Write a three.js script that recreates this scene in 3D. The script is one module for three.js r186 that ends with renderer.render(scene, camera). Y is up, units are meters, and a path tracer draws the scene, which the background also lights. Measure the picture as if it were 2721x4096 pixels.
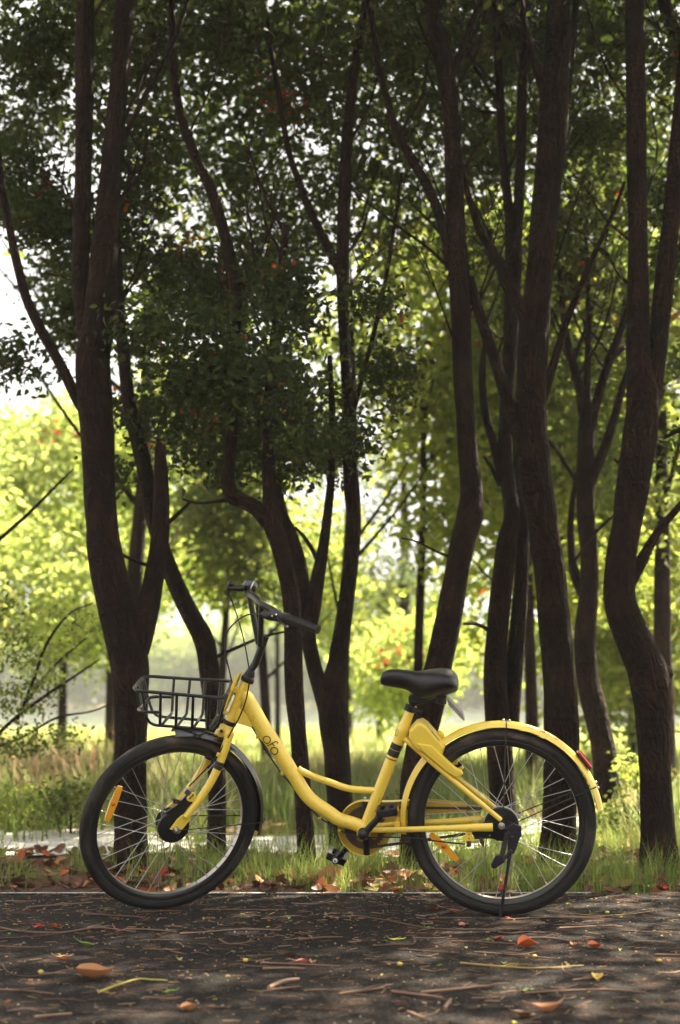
import * as THREE from 'three';
import { mergeGeometries } from 'three/addons/utils/BufferGeometryUtils.js';
import { RoundedBoxGeometry } from 'three/addons/geometries/RoundedBoxGeometry.js';

// ---------- camera, sky, sun, exposure ----------
const DEG = Math.PI / 180, FOCAL = 5689, PW = 2721, PH = 4096;      // focal length and size of the picture in its own pixels (a 50 mm lens)
const scene = new THREE.Scene();
const camera = new THREE.PerspectiveCamera(2 * Math.atan(PH / 2 / FOCAL) / DEG, PW / PH, 0.1, 600);
camera.position.set(0, 0.739, 5.019);
camera.rotation.x = 7.53 * DEG;
camera.focus = 4.93; camera.userData.fStop = 2.3;
camera.updateMatrixWorld();

const SUN = new THREE.Vector3(0.42, 0.80, -0.43).normalize();
{ // bright, milky summer sky: nearly even, whiter near the horizon and round the sun
  const w = 256, h = 128, d = new Float32Array(w * h * 4), v = new THREE.Vector3();
  for (let y = 0; y < h; y++) for (let x = 0; x < w; x++) {
    const la = ((y + 0.5) / h - 0.5) * Math.PI, lo = ((x + 0.5) / w - 0.5) * 2 * Math.PI;
    v.set(Math.cos(la) * Math.cos(lo), Math.sin(la), Math.cos(la) * Math.sin(lo));
    const up = Math.max(0, v.y), glow = Math.pow(Math.max(0, v.dot(SUN)), 6) * 0.12, L = 0.185 * (1 - 0.12 * up) + glow;
    d.set([L, L * 0.985, L * (0.94 + 0.03 * up), 1], (y * w + x) * 4);
  }
  const t = new THREE.DataTexture(d, w, h, THREE.RGBAFormat, THREE.FloatType);
  t.mapping = THREE.EquirectangularReflectionMapping; t.magFilter = THREE.LinearFilter; t.needsUpdate = true;
  scene.background = t; scene.environment = t;
}
const sun = new THREE.DirectionalLight(0xfff0d4, 5);
sun.position.copy(SUN).multiplyScalar(60); sun.castShadow = true;
Object.assign(sun.shadow.camera, { left: -40, right: 40, top: 40, bottom: -40, near: 1, far: 160 });
sun.shadow.mapSize.set(4096, 4096); sun.shadow.radius = 1;
scene.add(sun, sun.target);

const renderer = new THREE.WebGLRenderer({ antialias: true });
renderer.setSize(680, 1024);
renderer.toneMapping = THREE.LinearToneMapping;
renderer.toneMappingExposure = 8.6;
renderer.shadowMap.enabled = true;

// ---------- helpers ----------
const V = (x, y, z) => new THREE.Vector3(x, y, z);
let seed = 7;
const rnd = () => { seed = (seed + 0x6d2b79f5) | 0; let t = Math.imul(seed ^ (seed >>> 15), 1 | seed); t = (t + Math.imul(t ^ (t >>> 7), 61 | t)) ^ t; return ((t ^ (t >>> 14)) >>> 0) / 4294967296; };
const rr = (a, b) => a + (b - a) * rnd(), pick = (a) => a[Math.floor(rnd() * a.length)];
const gauss = () => (rnd() + rnd() + rnd() - 1.5) * 1.4;
const hash = (x, y, s) => { let h = Math.imul(x, 374761393) ^ Math.imul(y, 668265263) ^ Math.imul(s, 2147483647); h = Math.imul(h ^ (h >>> 13), 1274126177); return ((h ^ (h >>> 16)) >>> 0) / 4294967296; };
function vnoise(x, y, px, py, s) {                                   // value noise that repeats after px, py cells
  const xi = Math.floor(x), yi = Math.floor(y), fx = x - xi, fy = y - yi, u = fx * fx * (3 - 2 * fx), w = fy * fy * (3 - 2 * fy);
  const at = (a, b) => hash(((a % px) + px) % px, ((b % py) + py) % py, s);
  return (at(xi, yi) * (1 - u) + at(xi + 1, yi) * u) * (1 - w) + (at(xi, yi + 1) * (1 - u) + at(xi + 1, yi + 1) * u) * w;
}
const fbm = (u, v, fx, fy, oct, s) => { let a = 0, k = 0.5, n = 0; for (let i = 0; i < oct; i++) { a += k * vnoise(u * fx, v * fy, fx, fy, s + i); n += k; k *= 0.55; fx *= 2; fy *= 2; } return a / n; };
function texture(w, h, srgb, f) {                                    // f(u, v) gives [r, g, b] in 0..1
  const d = new Uint8Array(w * h * 4);
  for (let y = 0; y < h; y++) for (let x = 0; x < w; x++) { const c = f((x + 0.5) / w, (y + 0.5) / h, x, y); d.set([c[0] * 255, c[1] * 255, c[2] * 255, 255].map((q) => Math.max(0, Math.min(255, q))), (y * w + x) * 4); }
  const t = new THREE.DataTexture(d, w, h); t.wrapS = t.wrapT = THREE.RepeatWrapping; t.magFilter = THREE.LinearFilter; t.minFilter = THREE.LinearMipmapLinearFilter; t.generateMipmaps = true;
  if (srgb) t.colorSpace = THREE.SRGBColorSpace;
  t.needsUpdate = true; return t;
}
const again = (t, x, y) => { const c = t.clone(); c.repeat.set(x, y); c.needsUpdate = true; return c; };
const names = {};
const numbered = (n) => { const k = names[n] = (names[n] ?? -1) + 1; return k ? n + '_' + String(k).padStart(3, '0') : n; };
function tag(o, label, category, group, kind) { if (label) o.userData.label = label; if (category) o.userData.category = category; if (group) o.userData.group = group; if (kind) o.userData.kind = kind; return o; }
function mesh(name, geometry, material, parent = scene) {
  const m = new THREE.Mesh(geometry, material); m.name = parent === scene ? numbered(name) : name; m.castShadow = m.receiveShadow = true; parent.add(m); return m;
}
function thing(name, label, category, group) { const o = new THREE.Group(); o.name = numbered(name); scene.add(o); return tag(o, label, category, group); }
const plain = (g) => { const q = g.index ? g.toNonIndexed() : g; for (const k of Object.keys(q.attributes)) if (!['position', 'normal', 'uv'].includes(k)) q.deleteAttribute(k); return q; };
const join = (list) => mergeGeometries(list.map(plain));
const moved = (g, x, y, z, rx = 0, ry = 0, rz = 0) => g.applyMatrix4(new THREE.Matrix4().compose(V(x, y, z), new THREE.Quaternion().setFromEuler(new THREE.Euler(rx, ry, rz)), V(1, 1, 1)));
// a round bar swept along points; radius may be a number or one per point; lump makes it knobbly; squash flattens it across its side
function sweep(points, radius, o = {}) {
  const { radial = 10, step = 0.02, lump = 0, lumpScale = 3, tension = 0.5, closed = false, squash = 1, caps = true, s = 1 } = o;
  const curve = new THREE.CatmullRomCurve3(points, closed, 'catmullrom', tension), length = curve.getLength();
  const n = o.segments ?? Math.max(2, Math.round(length / step)), radii = Array.isArray(radius) ? radius : points.map(() => radius);
  const rad = (t) => { const x = t * (radii.length - 1), i = Math.min(radii.length - 2, Math.floor(x)), f = x - i, e = f * f * (3 - 2 * f); return radii[i] * (1 - e) + radii[i + 1] * e; };
  const pos = [], nor = [], uv = [], idx = [];
  let prev = null, nrm = null, len = 0;
  const p = V(), tan = V(), bin = V(), q = V();
  for (let i = 0; i <= n; i++) {
    const t = i / n; curve.getPoint(t, p); curve.getTangent(t, tan);
    if (!nrm) { nrm = o.side ? o.side.clone() : Math.abs(tan.z) < 0.9 ? V(0, 0, 1) : V(1, 0, 0); }
    nrm.addScaledVector(tan, -nrm.dot(tan)).normalize(); bin.crossVectors(tan, nrm);
    if (prev) len += prev.distanceTo(p);
    prev = p.clone();
    const r0 = rad(t);
    for (let j = 0; j <= radial; j++) {
      const a = (j % radial) / radial * 2 * Math.PI, c = Math.cos(a), d = Math.sin(a);
      let r = r0;
      if (lump) { r *= 1 + lump * ((fbm((c * 0.5 + 0.5) * 0.37 + 0.1, len * lumpScale / 8 + 0.03 * d, 8, 8, 3, s) + fbm((d * 0.5 + 0.5) * 0.37 + 0.3, len * lumpScale / 8, 8, 8, 3, s + 9)) - 1) * 2; }
      q.copy(nrm).multiplyScalar(c * squash).addScaledVector(bin, d);
      pos.push(p.x + q.x * r, p.y + q.y * r, p.z + q.z * r);
      q.copy(nrm).multiplyScalar(c / squash).addScaledVector(bin, d).normalize(); nor.push(q.x, q.y, q.z);
      uv.push(j / radial * 2 * Math.PI * r0, len);
    }
    if (i) for (let j = 0; j < radial; j++) { const a = (i - 1) * (radial + 1) + j, b = a + radial + 1; idx.push(a, a + 1, b, b, a + 1, b + 1); }
  }
  if (caps && !closed) for (const [ring, sign] of [[0, -1], [n, 1]]) {
    curve.getPoint(ring / n, p); curve.getTangent(ring / n, tan).multiplyScalar(sign);
    const c = pos.length / 3; pos.push(p.x, p.y, p.z); nor.push(tan.x, tan.y, tan.z); uv.push(0, 0);
    const first = ring * (radial + 1);
    for (let j = 0; j <= radial; j++) { pos.push(...pos.slice((first + j) * 3, (first + j) * 3 + 3)); nor.push(tan.x, tan.y, tan.z); uv.push(0, 0); }
    for (let j = 0; j < radial; j++) sign > 0 ? idx.push(c, c + 1 + j, c + 2 + j) : idx.push(c, c + 2 + j, c + 1 + j);
  }
  const g = new THREE.BufferGeometry();
  g.setAttribute('position', new THREE.Float32BufferAttribute(pos, 3)); g.setAttribute('normal', new THREE.Float32BufferAttribute(nor, 3)); g.setAttribute('uv', new THREE.Float32BufferAttribute(uv, 2)); g.setIndex(idx);
  if (lump) g.computeVertexNormals();
  return g;
}
const bar = (a, b, r, radial = 10) => sweep([a, b], r, { radial, segments: 1 });
function lathe(points, segs = 48) { return new THREE.LatheGeometry(points.map(([r, y]) => new THREE.Vector2(r, y)), segs); }     // round the y axis
function disc(points, segs = 64) { return lathe(points, segs).rotateX(Math.PI / 2); }                                            // round the z axis, points are [radius, z]
function extrude(outline, depth, bevel = 0.001, holes = []) {
  const sh = new THREE.Shape(outline.map(([x, y]) => new THREE.Vector2(x, y)));
  for (const h of holes) sh.holes.push(new THREE.Path(h.map(([x, y]) => new THREE.Vector2(x, y))));
  return new THREE.ExtrudeGeometry(sh, { depth, bevelEnabled: bevel > 0, bevelSize: bevel, bevelThickness: bevel, bevelSegments: 4, curveSegments: 12 });
}
const ray = (px, py) => new THREE.Ray(camera.position.clone(), V((px - PW / 2) / FOCAL, -(py - PH / 2) / FOCAL, -1).applyQuaternion(camera.quaternion));
const K = PW / 1568;                                                 // the layout below was measured on a 1568 pixel wide copy
const onPlane = (x, y, z) => { const r = ray(x * K, y * K); return r.at((z - r.origin.z) / r.direction.z, V()); };
const onGround = (x, y) => { const r = ray(x * K, y * K); return r.at(-r.origin.y / r.direction.y, V()); };

// ---------- materials ----------
const std = (r, g, b, roughness = 0.8, metalness = 0, more = {}) => new THREE.MeshStandardMaterial({ color: new THREE.Color().setRGB(r, g, b), roughness, metalness, ...more });
const phys = (r, g, b, roughness, metalness, more = {}) => new THREE.MeshPhysicalMaterial({ color: new THREE.Color().setRGB(r, g, b), roughness, metalness, ...more });
const barkHeight = (u, v) => { const w = fbm(u, v, 5, 6, 3, 5) * 0.16, f = fbm(u + w, v + w * 0.4, 20, 8, 4, 11), c = Math.abs(f - 0.5) * 3.2, cross = Math.abs(fbm(u, v + w * 0.3, 7, 30, 2, 13) - 0.5) * 3; return Math.min(1, c) * 0.62 + Math.min(1, cross) * 0.16 + fbm(u, v, 50, 50, 2, 17) * 0.22; };
const barkColor = texture(512, 512, true, (u, v) => { const h = barkHeight(u, v), p = fbm(u, v, 5, 4, 4, 23), k = 0.45 + 0.75 * h, m = Math.max(0, p - 0.50) * 2.2; return [(0.160 + m * 0.10) * k, (0.104 + m * 0.072) * k, (0.074 + m * 0.042) * k]; });
const barkBump = texture(512, 512, false, (u, v) => { const h = barkHeight(u, v); return [h, h, h]; });
const bark = new THREE.MeshPhysicalMaterial({ specularIntensity: 0.3, map: again(barkColor, 2.2, 1.4), bumpMap: again(barkBump, 2.2, 1.4), bumpScale: 0.022, roughness: 0.95 });
// dust, chips and scratches in the paint
const scuffs = texture(512, 512, true, (u, v) => { const a = fbm(u, v, 6, 6, 4, 201), b = fbm(u, v, 120, 120, 2, 207), s = fbm(u * 1 + v * 0.3, v, 90, 5, 2, 211), chip = hash(Math.floor(u * 160), Math.floor(v * 160), 9) > 0.9975 ? 0.45 : 0, dirt = Math.max(0, a * 0.8 + b * 0.3 - 0.64) * 0.55, scratch = s > 0.86 ? 0.12 : 0, k = 1 - dirt - chip - scratch; return [k, k * (1 - dirt * 0.15), k * (1 - dirt * 0.1)]; });
const M = {
  yellow: phys(0.88, 0.63, 0.075, 0.34, 0, { map: again(scuffs, 4, 4), clearcoat: 0.7, clearcoatRoughness: 0.16 }),
  yellowPlastic: phys(0.80, 0.58, 0.060, 0.42, 0, { clearcoat: 0.15, clearcoatRoughness: 0.4 }),
  yellowDull: phys(0.58, 0.41, 0.045, 0.55, 0, { map: again(scuffs, 9, 9) }),
  black: phys(0.009, 0.009, 0.0095, 0.38, 0, { specularIntensity: 0.7, clearcoat: 0.15, clearcoatRoughness: 0.3 }),
  blackGloss: phys(0.010, 0.010, 0.012, 0.22, 0, { clearcoat: 0.8, clearcoatRoughness: 0.12 }),
  plastic: phys(0.011, 0.0105, 0.011, 0.5, 0, { specularIntensity: 0.6 }),
  steel: std(0.60, 0.59, 0.58, 0.32, 1),
  spoke: std(0.46, 0.45, 0.44, 0.38, 1),
  brass: std(0.50, 0.36, 0.16, 0.4, 1),
  rust: std(0.075, 0.045, 0.032, 0.6, 0.4),
  blued: phys(0.030, 0.028, 0.048, 0.36, 0.5, { clearcoat: 0.4, clearcoatRoughness: 0.25 }),
  paint: std(0.012, 0.010, 0.008, 0.55),
  amber: phys(0.88, 0.42, 0.022, 0.25, 0, { clearcoat: 1, clearcoatRoughness: 0.08 }),
  amberDeep: phys(0.65, 0.10, 0.012, 0.25, 0, { clearcoat: 1 }),
  red: phys(0.42, 0.012, 0.014, 0.2, 0, { clearcoat: 1, clearcoatRoughness: 0.06 }),
  tagPlate: std(0.34, 0.31, 0.30, 0.45, 0.5),
  paper: std(0.75, 0.62, 0.16, 0.6),
  greySticker: std(0.30, 0.24, 0.10, 0.5),
  white: std(0.75, 0.75, 0.73, 0.5),
};
// ---------- ground, road, path, water ----------
const flat = (x0, x1, z0, z1, y, nx = 1, nz = 1, f = null) => {          // a sheet with uv in metres
  const g = new THREE.PlaneGeometry(x1 - x0, z1 - z0, nx, nz).rotateX(-Math.PI / 2).translate((x0 + x1) / 2, y, (z0 + z1) / 2), p = g.attributes.position, u = g.attributes.uv;
  for (let i = 0; i < p.count; i++) { if (f) p.setY(i, y + f(p.getX(i), p.getZ(i))); u.setXY(i, p.getX(i), p.getZ(i)); }
  g.computeVertexNormals(); return g;
};
const EDGE = -0.62;                                                      // back edge of the road
const bumpy = (x, z) => 0.05 * (fbm(x / 40 + 0.5, z / 40 + 0.5, 30, 30, 3, 61) - 0.5) * 2;
const groundY = (x, z) => -0.02 + bumpy(x, z) * Math.min(1, (EDGE - z) / 0.6) + 0.05 * Math.min(1, (EDGE - z) / 1.2);
const groundMap = texture(1024, 1024, true, (u, v) => { const a = fbm(u, v, 10, 10, 5, 71), b = fbm(u, v, 90, 90, 3, 77), c = fbm(u, v, 24, 24, 3, 83), g = Math.max(0, Math.min(1, (a - 0.44) * 5)), k = 0.7 + 0.6 * b; const litter = c > 0.56 ? 1 : 0; return [(0.27 + 0.13 * g + 0.10 * litter) * k, (0.19 + 0.22 * g + 0.03 * litter) * k, (0.13 + 0.02 * g + 0.02 * litter) * k]; });
const groundBump = texture(512, 512, false, (u, v) => { const h = fbm(u, v, 40, 40, 4, 91); return [h, h, h]; });
const groundMat = new THREE.MeshStandardMaterial({ map: again(groundMap, 0.33, 0.33), bumpMap: again(groundBump, 0.8, 0.8), bumpScale: 0.03, roughness: 1 });
{
  const near = flat(-30, 30, -22, EDGE, -0.02, 240, 90, (x, z) => bumpy(x, z) * Math.min(1, (EDGE - z) / 0.6) + 0.05 * Math.min(1, (EDGE - z) / 1.2));
  tag(mesh('ground', join([near, flat(-300, 300, -400, -22, -0.04), flat(-300, -30, -22, EDGE, -0.02), flat(30, 300, -22, EDGE, -0.02), flat(-300, 300, EDGE, 300, -0.03)]), groundMat), 'leaf-strewn earth and rough grass under the trees', null, null, 'structure');
}
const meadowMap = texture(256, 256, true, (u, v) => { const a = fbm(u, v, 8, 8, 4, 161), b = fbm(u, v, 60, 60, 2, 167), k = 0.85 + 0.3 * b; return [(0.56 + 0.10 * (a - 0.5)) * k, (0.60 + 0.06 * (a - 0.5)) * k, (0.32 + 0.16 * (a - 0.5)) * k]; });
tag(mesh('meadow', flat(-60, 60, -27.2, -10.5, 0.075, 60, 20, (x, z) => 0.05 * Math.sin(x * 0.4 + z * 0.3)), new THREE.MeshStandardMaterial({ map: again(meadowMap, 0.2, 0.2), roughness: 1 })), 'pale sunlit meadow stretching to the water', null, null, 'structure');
const asphaltMap = texture(1024, 1024, true, (u, v) => { const a = fbm(u, v, 6, 6, 4, 101), n = hash(Math.floor(u * 512), Math.floor(v * 512), 3), m = fbm(u, v, 200, 200, 2, 105); const grit = n > 0.965 ? 0.20 : n > 0.90 ? 0.08 : 0, dirt = Math.max(0, fbm(u, v, 14, 14, 4, 109) - 0.54) * 0.8; const k = 0.088 + 0.05 * (a - 0.5) + 0.10 * (m - 0.5) + grit; return [k * 1.08 + dirt * 0.60, k * 0.95 + dirt * 0.40, k * 0.88 + dirt * 0.30]; });
const asphaltBump = texture(1024, 1024, false, (u, v) => { const h = 0.65 * fbm(u, v, 220, 220, 2, 113) + 0.35 * fbm(u, v, 60, 60, 2, 119); return [h, h, h]; });
const asphalt = phys(1, 1, 1, 0.92, 0, { map: again(asphaltMap, 0.62, 0.62), bumpMap: again(asphaltBump, 0.9, 0.9), bumpScale: 0.012, specularIntensity: 0.3 });
tag(mesh('road', flat(-60, 60, EDGE, 9, 0), asphalt), 'dark asphalt road scattered with twigs and fallen leaves', null, null, 'structure');
{ // worn white line along the far edge of the road
  const list = []; let x = -8;
  while (x < 8) { const w = rr(0.12, 0.5), a = EDGE + rr(0.004, 0.010), b = a + rr(0.024, 0.030); if (!(x > 0.55 && rnd() < 0.55)) list.push(flat(x, x + w, a, b, 0.004)); x += w + (rnd() < 0.5 ? 0 : rr(0.0, 0.05)); }
  const paint = texture(256, 64, true, (u, v) => { const n = fbm(u, v, 60, 16, 4, 131), k = n > 0.60 ? 0.30 : 0.72; return [k, k * 0.97, k * 0.95]; });
  tag(mesh('edge_line', join(list), new THREE.MeshStandardMaterial({ map: again(paint, 2, 8), roughness: 0.7 })), 'worn white painted line along the edge of the road', null, null, 'structure');
}
const paleMap = texture(256, 256, true, (u, v) => { const k = 0.78 + 0.12 * (fbm(u, v, 8, 8, 4, 141) - 0.5); return [k, k * 0.98, k * 0.93]; });
const pathMid = (x) => -2.25 - 0.75 * Math.max(0, x - 0.2) - 0.16 * Math.max(0, x - 0.2) ** 2, onPath = (x, z) => Math.abs(z - pathMid(x)) < 0.52 + 0.1 * Math.sin(x * 3.1);
function pathSheet() { const g = flat(-14, 6, -0.55, 0.55, 0.05, 80, 6), p = g.attributes.position; for (let i = 0; i < p.count; i++) { const x = p.getX(i), z = pathMid(x) + p.getZ(i) * (1 + 0.1 * Math.sin(x * 3.1)); p.setXYZ(i, x, groundY(x, z) + 0.012, z); } g.computeVertexNormals(); return g; }
tag(mesh('path', pathSheet(), new THREE.MeshStandardMaterial({ map: again(paleMap, 0.5, 0.5), roughness: 0.9 })), 'pale dusty path behind the row of trees', null, null, 'structure');
const waterBump = texture(256, 256, false, (u, v) => { const h = fbm(u, v, 10, 30, 3, 151); return [h, h, h]; });
tag(mesh('water', flat(-160, 160, -120, -27, 0.02), phys(0.05, 0.06, 0.05, 0.10, 0, { bumpMap: again(waterBump, 0.25, 0.25), bumpScale: 0.02 })), 'bright still water beyond the trees', null, null, 'structure');
// ---------- leaves ----------
function leafShape(len, wid, fold, curl) {                               // a pointed oval folded along its rib, stem at the origin, lying along x
  const n = 4, pos = [], idx = [];
  for (let i = 0; i <= n; i++) { const t = i / n, w = wid / 2 * Math.sin(Math.PI * Math.pow(t, 0.8)) , x = len * t, y = -curl * t * t * len; pos.push(x, y + w * fold, w, x, y, 0, x, y + w * fold, -w); }
  for (let i = 0; i < n; i++) { const a = i * 3; for (const k of [0, 1]) idx.push(a + k, a + k + 3, a + k + 1, a + k + 1, a + k + 3, a + k + 4); }
  const g = new THREE.BufferGeometry(); g.setAttribute('position', new THREE.Float32BufferAttribute(pos, 3)); g.setIndex(idx); g.computeVertexNormals(); g.setAttribute('uv', new THREE.Float32BufferAttribute(new Array(pos.length / 3 * 2).fill(0), 2)); return g;
}
function leafSpray(count, spread, len, wid) {                            // a twig's worth of leaves
  const list = [];
  for (let i = 0; i < count; i++) {
    const g = leafShape(len * rr(0.75, 1.2), wid * rr(0.8, 1.2), rr(0.1, 0.5), rr(0, 0.5));
    const q = new THREE.Quaternion().setFromEuler(new THREE.Euler(rr(-1.2, 1.2), rr(0, 6.28), rr(-1.3, 0.5), 'YXZ'));
    list.push(g.applyMatrix4(new THREE.Matrix4().compose(V(gauss() * spread, gauss() * spread * 0.7, gauss() * spread), q, V(1, 1, 1))));
  }
  return mergeGeometries(list);
}
const sprays = [leafSpray(18, 0.095, 0.040, 0.022), leafSpray(17, 0.11, 0.044, 0.024), leafSpray(20, 0.10, 0.036, 0.019)];
const bigSprays = [leafSpray(30, 0.24, 0.085, 0.045), leafSpray(30, 0.27, 0.08, 0.04)];
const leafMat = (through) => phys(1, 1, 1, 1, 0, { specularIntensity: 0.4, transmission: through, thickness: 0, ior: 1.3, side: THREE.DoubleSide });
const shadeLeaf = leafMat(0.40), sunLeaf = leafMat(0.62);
const sunShadeTints = {  // sun and shade put into colour: near leaves dark, sunlit far leaves pale
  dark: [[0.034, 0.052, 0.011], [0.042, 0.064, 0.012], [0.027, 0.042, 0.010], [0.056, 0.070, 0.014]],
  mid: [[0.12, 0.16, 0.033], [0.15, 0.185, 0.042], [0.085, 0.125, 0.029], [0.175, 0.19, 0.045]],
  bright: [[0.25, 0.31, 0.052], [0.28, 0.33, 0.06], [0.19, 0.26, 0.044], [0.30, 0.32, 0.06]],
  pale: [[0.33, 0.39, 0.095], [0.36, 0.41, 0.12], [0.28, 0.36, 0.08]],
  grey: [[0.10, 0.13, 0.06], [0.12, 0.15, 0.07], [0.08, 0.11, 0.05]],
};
const AUTUMN = [[0.30, 0.035, 0.012], [0.38, 0.11, 0.015], [0.26, 0.05, 0.015]];
const m4 = new THREE.Matrix4(), qq = new THREE.Quaternion(), ee = new THREE.Euler(), col = new THREE.Color();
function crown(parent, places, tint, o = {}) {                           // places: [x, y, z, size]
  const { autumn = 0.02, material = shadeLeaf, kit = sprays } = o;
  kit.forEach((g, k) => {
    const mine = places.filter((_, i) => i % kit.length === k); if (!mine.length) return;
    const im = new THREE.InstancedMesh(g, material, mine.length); im.name = 'crown'; im.castShadow = im.receiveShadow = true; im.userData.kind = 'stuff';
    mine.forEach(([x, y, z, s], i) => { im.setMatrixAt(i, m4.compose(V(x, y, z), qq.setFromEuler(ee.set(rr(-0.5, 0.5), rr(0, 6.28), rr(-0.5, 0.5))), V(s, s, s))); const c = rnd() < autumn ? pick(AUTUMN) : pick(sunShadeTints[tint]), b = rr(0.8, 1.2); im.setColorAt(i, col.setRGB(c[0] * b, c[1] * b, c[2] * b)); });
    parent.add(im);
  });
}
// leafy lumps inside a ball, thinner towards its outside and clumped
function lump(out, c, r, n, o = {}) {
  const { flat: fl = 0.75, size = [0.8, 1.25], holes = 0.42, s = Math.floor(rnd() * 900) } = o;
  for (let i = 0, guard = 0; i < n && guard < n * 12; guard++) {
    const v = V(rr(-1, 1), rr(-1, 1), rr(-1, 1)); if (v.lengthSq() > 1) continue;
    const p = V(c.x + v.x * r, c.y + v.y * r * fl, c.z + v.z * r);
    if (fbm(p.x / 6 + 10.3, (p.y + p.z * 0.6) / 6 + 10.7, 12, 12, 2, s % 7) < holes) continue;
    out.push([p.x, p.y, p.z, rr(...size)]); i++;
  }
  return out;
}
// ---------- trees ----------
// a stem read from the picture: [x, y, width] in its 1568-wide pixels, standing in the plane z; lean moves it in depth per metre of height
const woody = (list, z, o = {}) => { const p = [], r = [], first = onPlane(list[0][0], list[0][1], z).y; list.forEach(([x, y, w]) => { let q = onPlane(x, y, z); const zz = z + (o.lean ?? 0) * (q.y - first) + (o.dz ?? 0); q = onPlane(x, y, zz); p.push(q); r.push(Math.max(0.004, w / 2 * (camera.position.z - zz) / (FOCAL / K))); }); if (o.s !== undefined && list[0][1] > 1900) { r[0] *= 1.22; r[1] *= 1.05; } return sweep(p, r, { radial: o.radial ?? 16, step: 0.035, lump: o.lump ?? 0.10, lumpScale: o.lumpScale ?? 3.2, s: o.s ?? 1, tension: 0.5 }); };
const baseZ = (x, y) => onGround(x, y).z;
function tree(label, z, stems, o = {}) {
  const t = thing('tree', label, 'tree', o.group);
  stems.forEach(([kind, list, opt], i) => mesh(kind, woody(list, z, { s: i + Math.round(Math.abs(z) * 37), ...opt }), bark, t));
  const count = o.fine ?? 13;
  for (let k = 0; k < count; k++) {
    const [, list, opt] = stems[Math.floor(Math.pow(rnd(), 1.4) * Math.min(3, stems.length))], hi = list.filter(([, y]) => y < 900 && y > -200); if (hi.length < 2) continue;
    const i = Math.floor(rnd() * (hi.length - 1)), f = rnd(), bx = hi[i][0] * (1 - f) + hi[i + 1][0] * f, by = hi[i][1] * (1 - f) + hi[i + 1][1] * f, w0 = rr(6, 12), side = rnd() < 0.5 ? -1 : 1, len = rr(160, 420), dz = rr(-0.9, 0.2);
    const a = onPlane(bx, by, z), at = (s, k2) => onPlane(bx + side * len * (0.42 * s - 0.10 * s * s) + k2 * side * 18, by - len * s, z).add(V(0, 0, dz * s)), r = w0 / 2 / 520;
    const main = [a, at(0.3, rr(-0.3, 1)), at(0.65, rr(-0.5, 0.5)), at(1, rr(-1, 1))], g = [sweep(main, [r, r * 0.8, r * 0.55, r * 0.25], { radial: 7, step: 0.05, lump: 0.12, s: k })];
    for (let q = 0; q < 3; q++) { const t = rr(0.3, 0.8), s0 = at(t, 0), e = s0.clone().add(V(rr(-0.35, 0.35), rr(0.1, 0.45), rr(-0.3, 0.2))); g.push(sweep([s0, s0.clone().lerp(e, 0.5).add(V(rr(-0.03, 0.03), 0.03, 0)), e], [r * 0.45, r * 0.32, r * 0.16], { radial: 5, step: 0.06 })); }
    mesh('branch', join(g), bark, t);
  }
  return t;
}
const clump = (out, x, y, z, rpx, n, o) => { const c = onPlane(x, y, z); return lump(out, c, rpx * (camera.position.z - z) / (FOCAL / K), n, o); };

const z1 = baseZ(303, 2012), t1 = tree('thick dark trunk forking low, with a broken-off stub, behind the bicycle\'s front wheel and basket', z1, [
  ['trunk', [[304, 2040, 92], [303, 2000, 80], [302, 1900, 77], [300, 1750, 75], [301, 1620, 78], [296, 1520, 88], [272, 1410, 92], [247, 1310, 88], [234, 1200, 78], [229, 1100, 76], [226, 1000, 80], [218, 920, 84], [214, 830, 80], [226, 740, 74], [238, 620, 68], [247, 500, 60], [257, 380, 52], [270, 240, 46], [284, 80, 46], [291, -60, 44], [300, -260, 36], [310, -500, 22]]],
  ['limb', [[205, 800, 48], [190, 690, 44], [187, 560, 42], [192, 420, 42], [194, 250, 44], [196, 90, 46], [196, -80, 44], [186, -300, 34], [176, -480, 20]], { dz: -0.02 }],
  ['broken_stub', [[312, 1500, 62], [338, 1420, 54], [356, 1330, 47], [368, 1250, 42], [372, 1170, 38], [371, 1090, 33], [369, 1040, 25], [366, 1012, 7]]],
  ['limb', [[200, 960, 26], [176, 915, 27], [140, 840, 26], [100, 770, 25], [62, 690, 23], [38, 600, 21], [22, 520, 19], [6, 440, 18], [-8, 330, 17], [-30, 150, 14]], { lean: 0.12 }],
  ['limb', [[280, 330, 16], [310, 270, 14], [345, 200, 12], [395, 110, 11], [430, 10, 9], [460, -90, 8]], { radial: 10 }],
  ['limb', [[352, 1306, 9], [310, 1292, 8], [262, 1268, 7]], { radial: 8, lump: 0.05 }],
]);
const z2 = baseZ(498, 1985), t2 = tree('slender dark trunk leaning left then up, seen behind the basket and front fork', z2, [
  ['trunk', [[499, 2010, 50], [498, 1960, 42], [501, 1820, 40], [495, 1660, 42], [483, 1555, 44], [472, 1480, 46], [442, 1420, 43], [406, 1345, 40], [376, 1268, 38], [350, 1175, 40], [334, 1085, 38], [314, 1000, 36], [296, 920, 32], [285, 820, 30], [276, 720, 28], [270, 600, 24], [262, 450, 20], [262, 250, 18], [270, 0, 14]]],
  ['limb', [[345, 1215, 14], [372, 1215, 13], [410, 1185, 10], [440, 1155, 8]], { radial: 8 }],
  ['limb', [[486, 1520, 10], [530, 1500, 8], [600, 1470, 7], [660, 1455, 5]], { radial: 8 }],
]);
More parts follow.
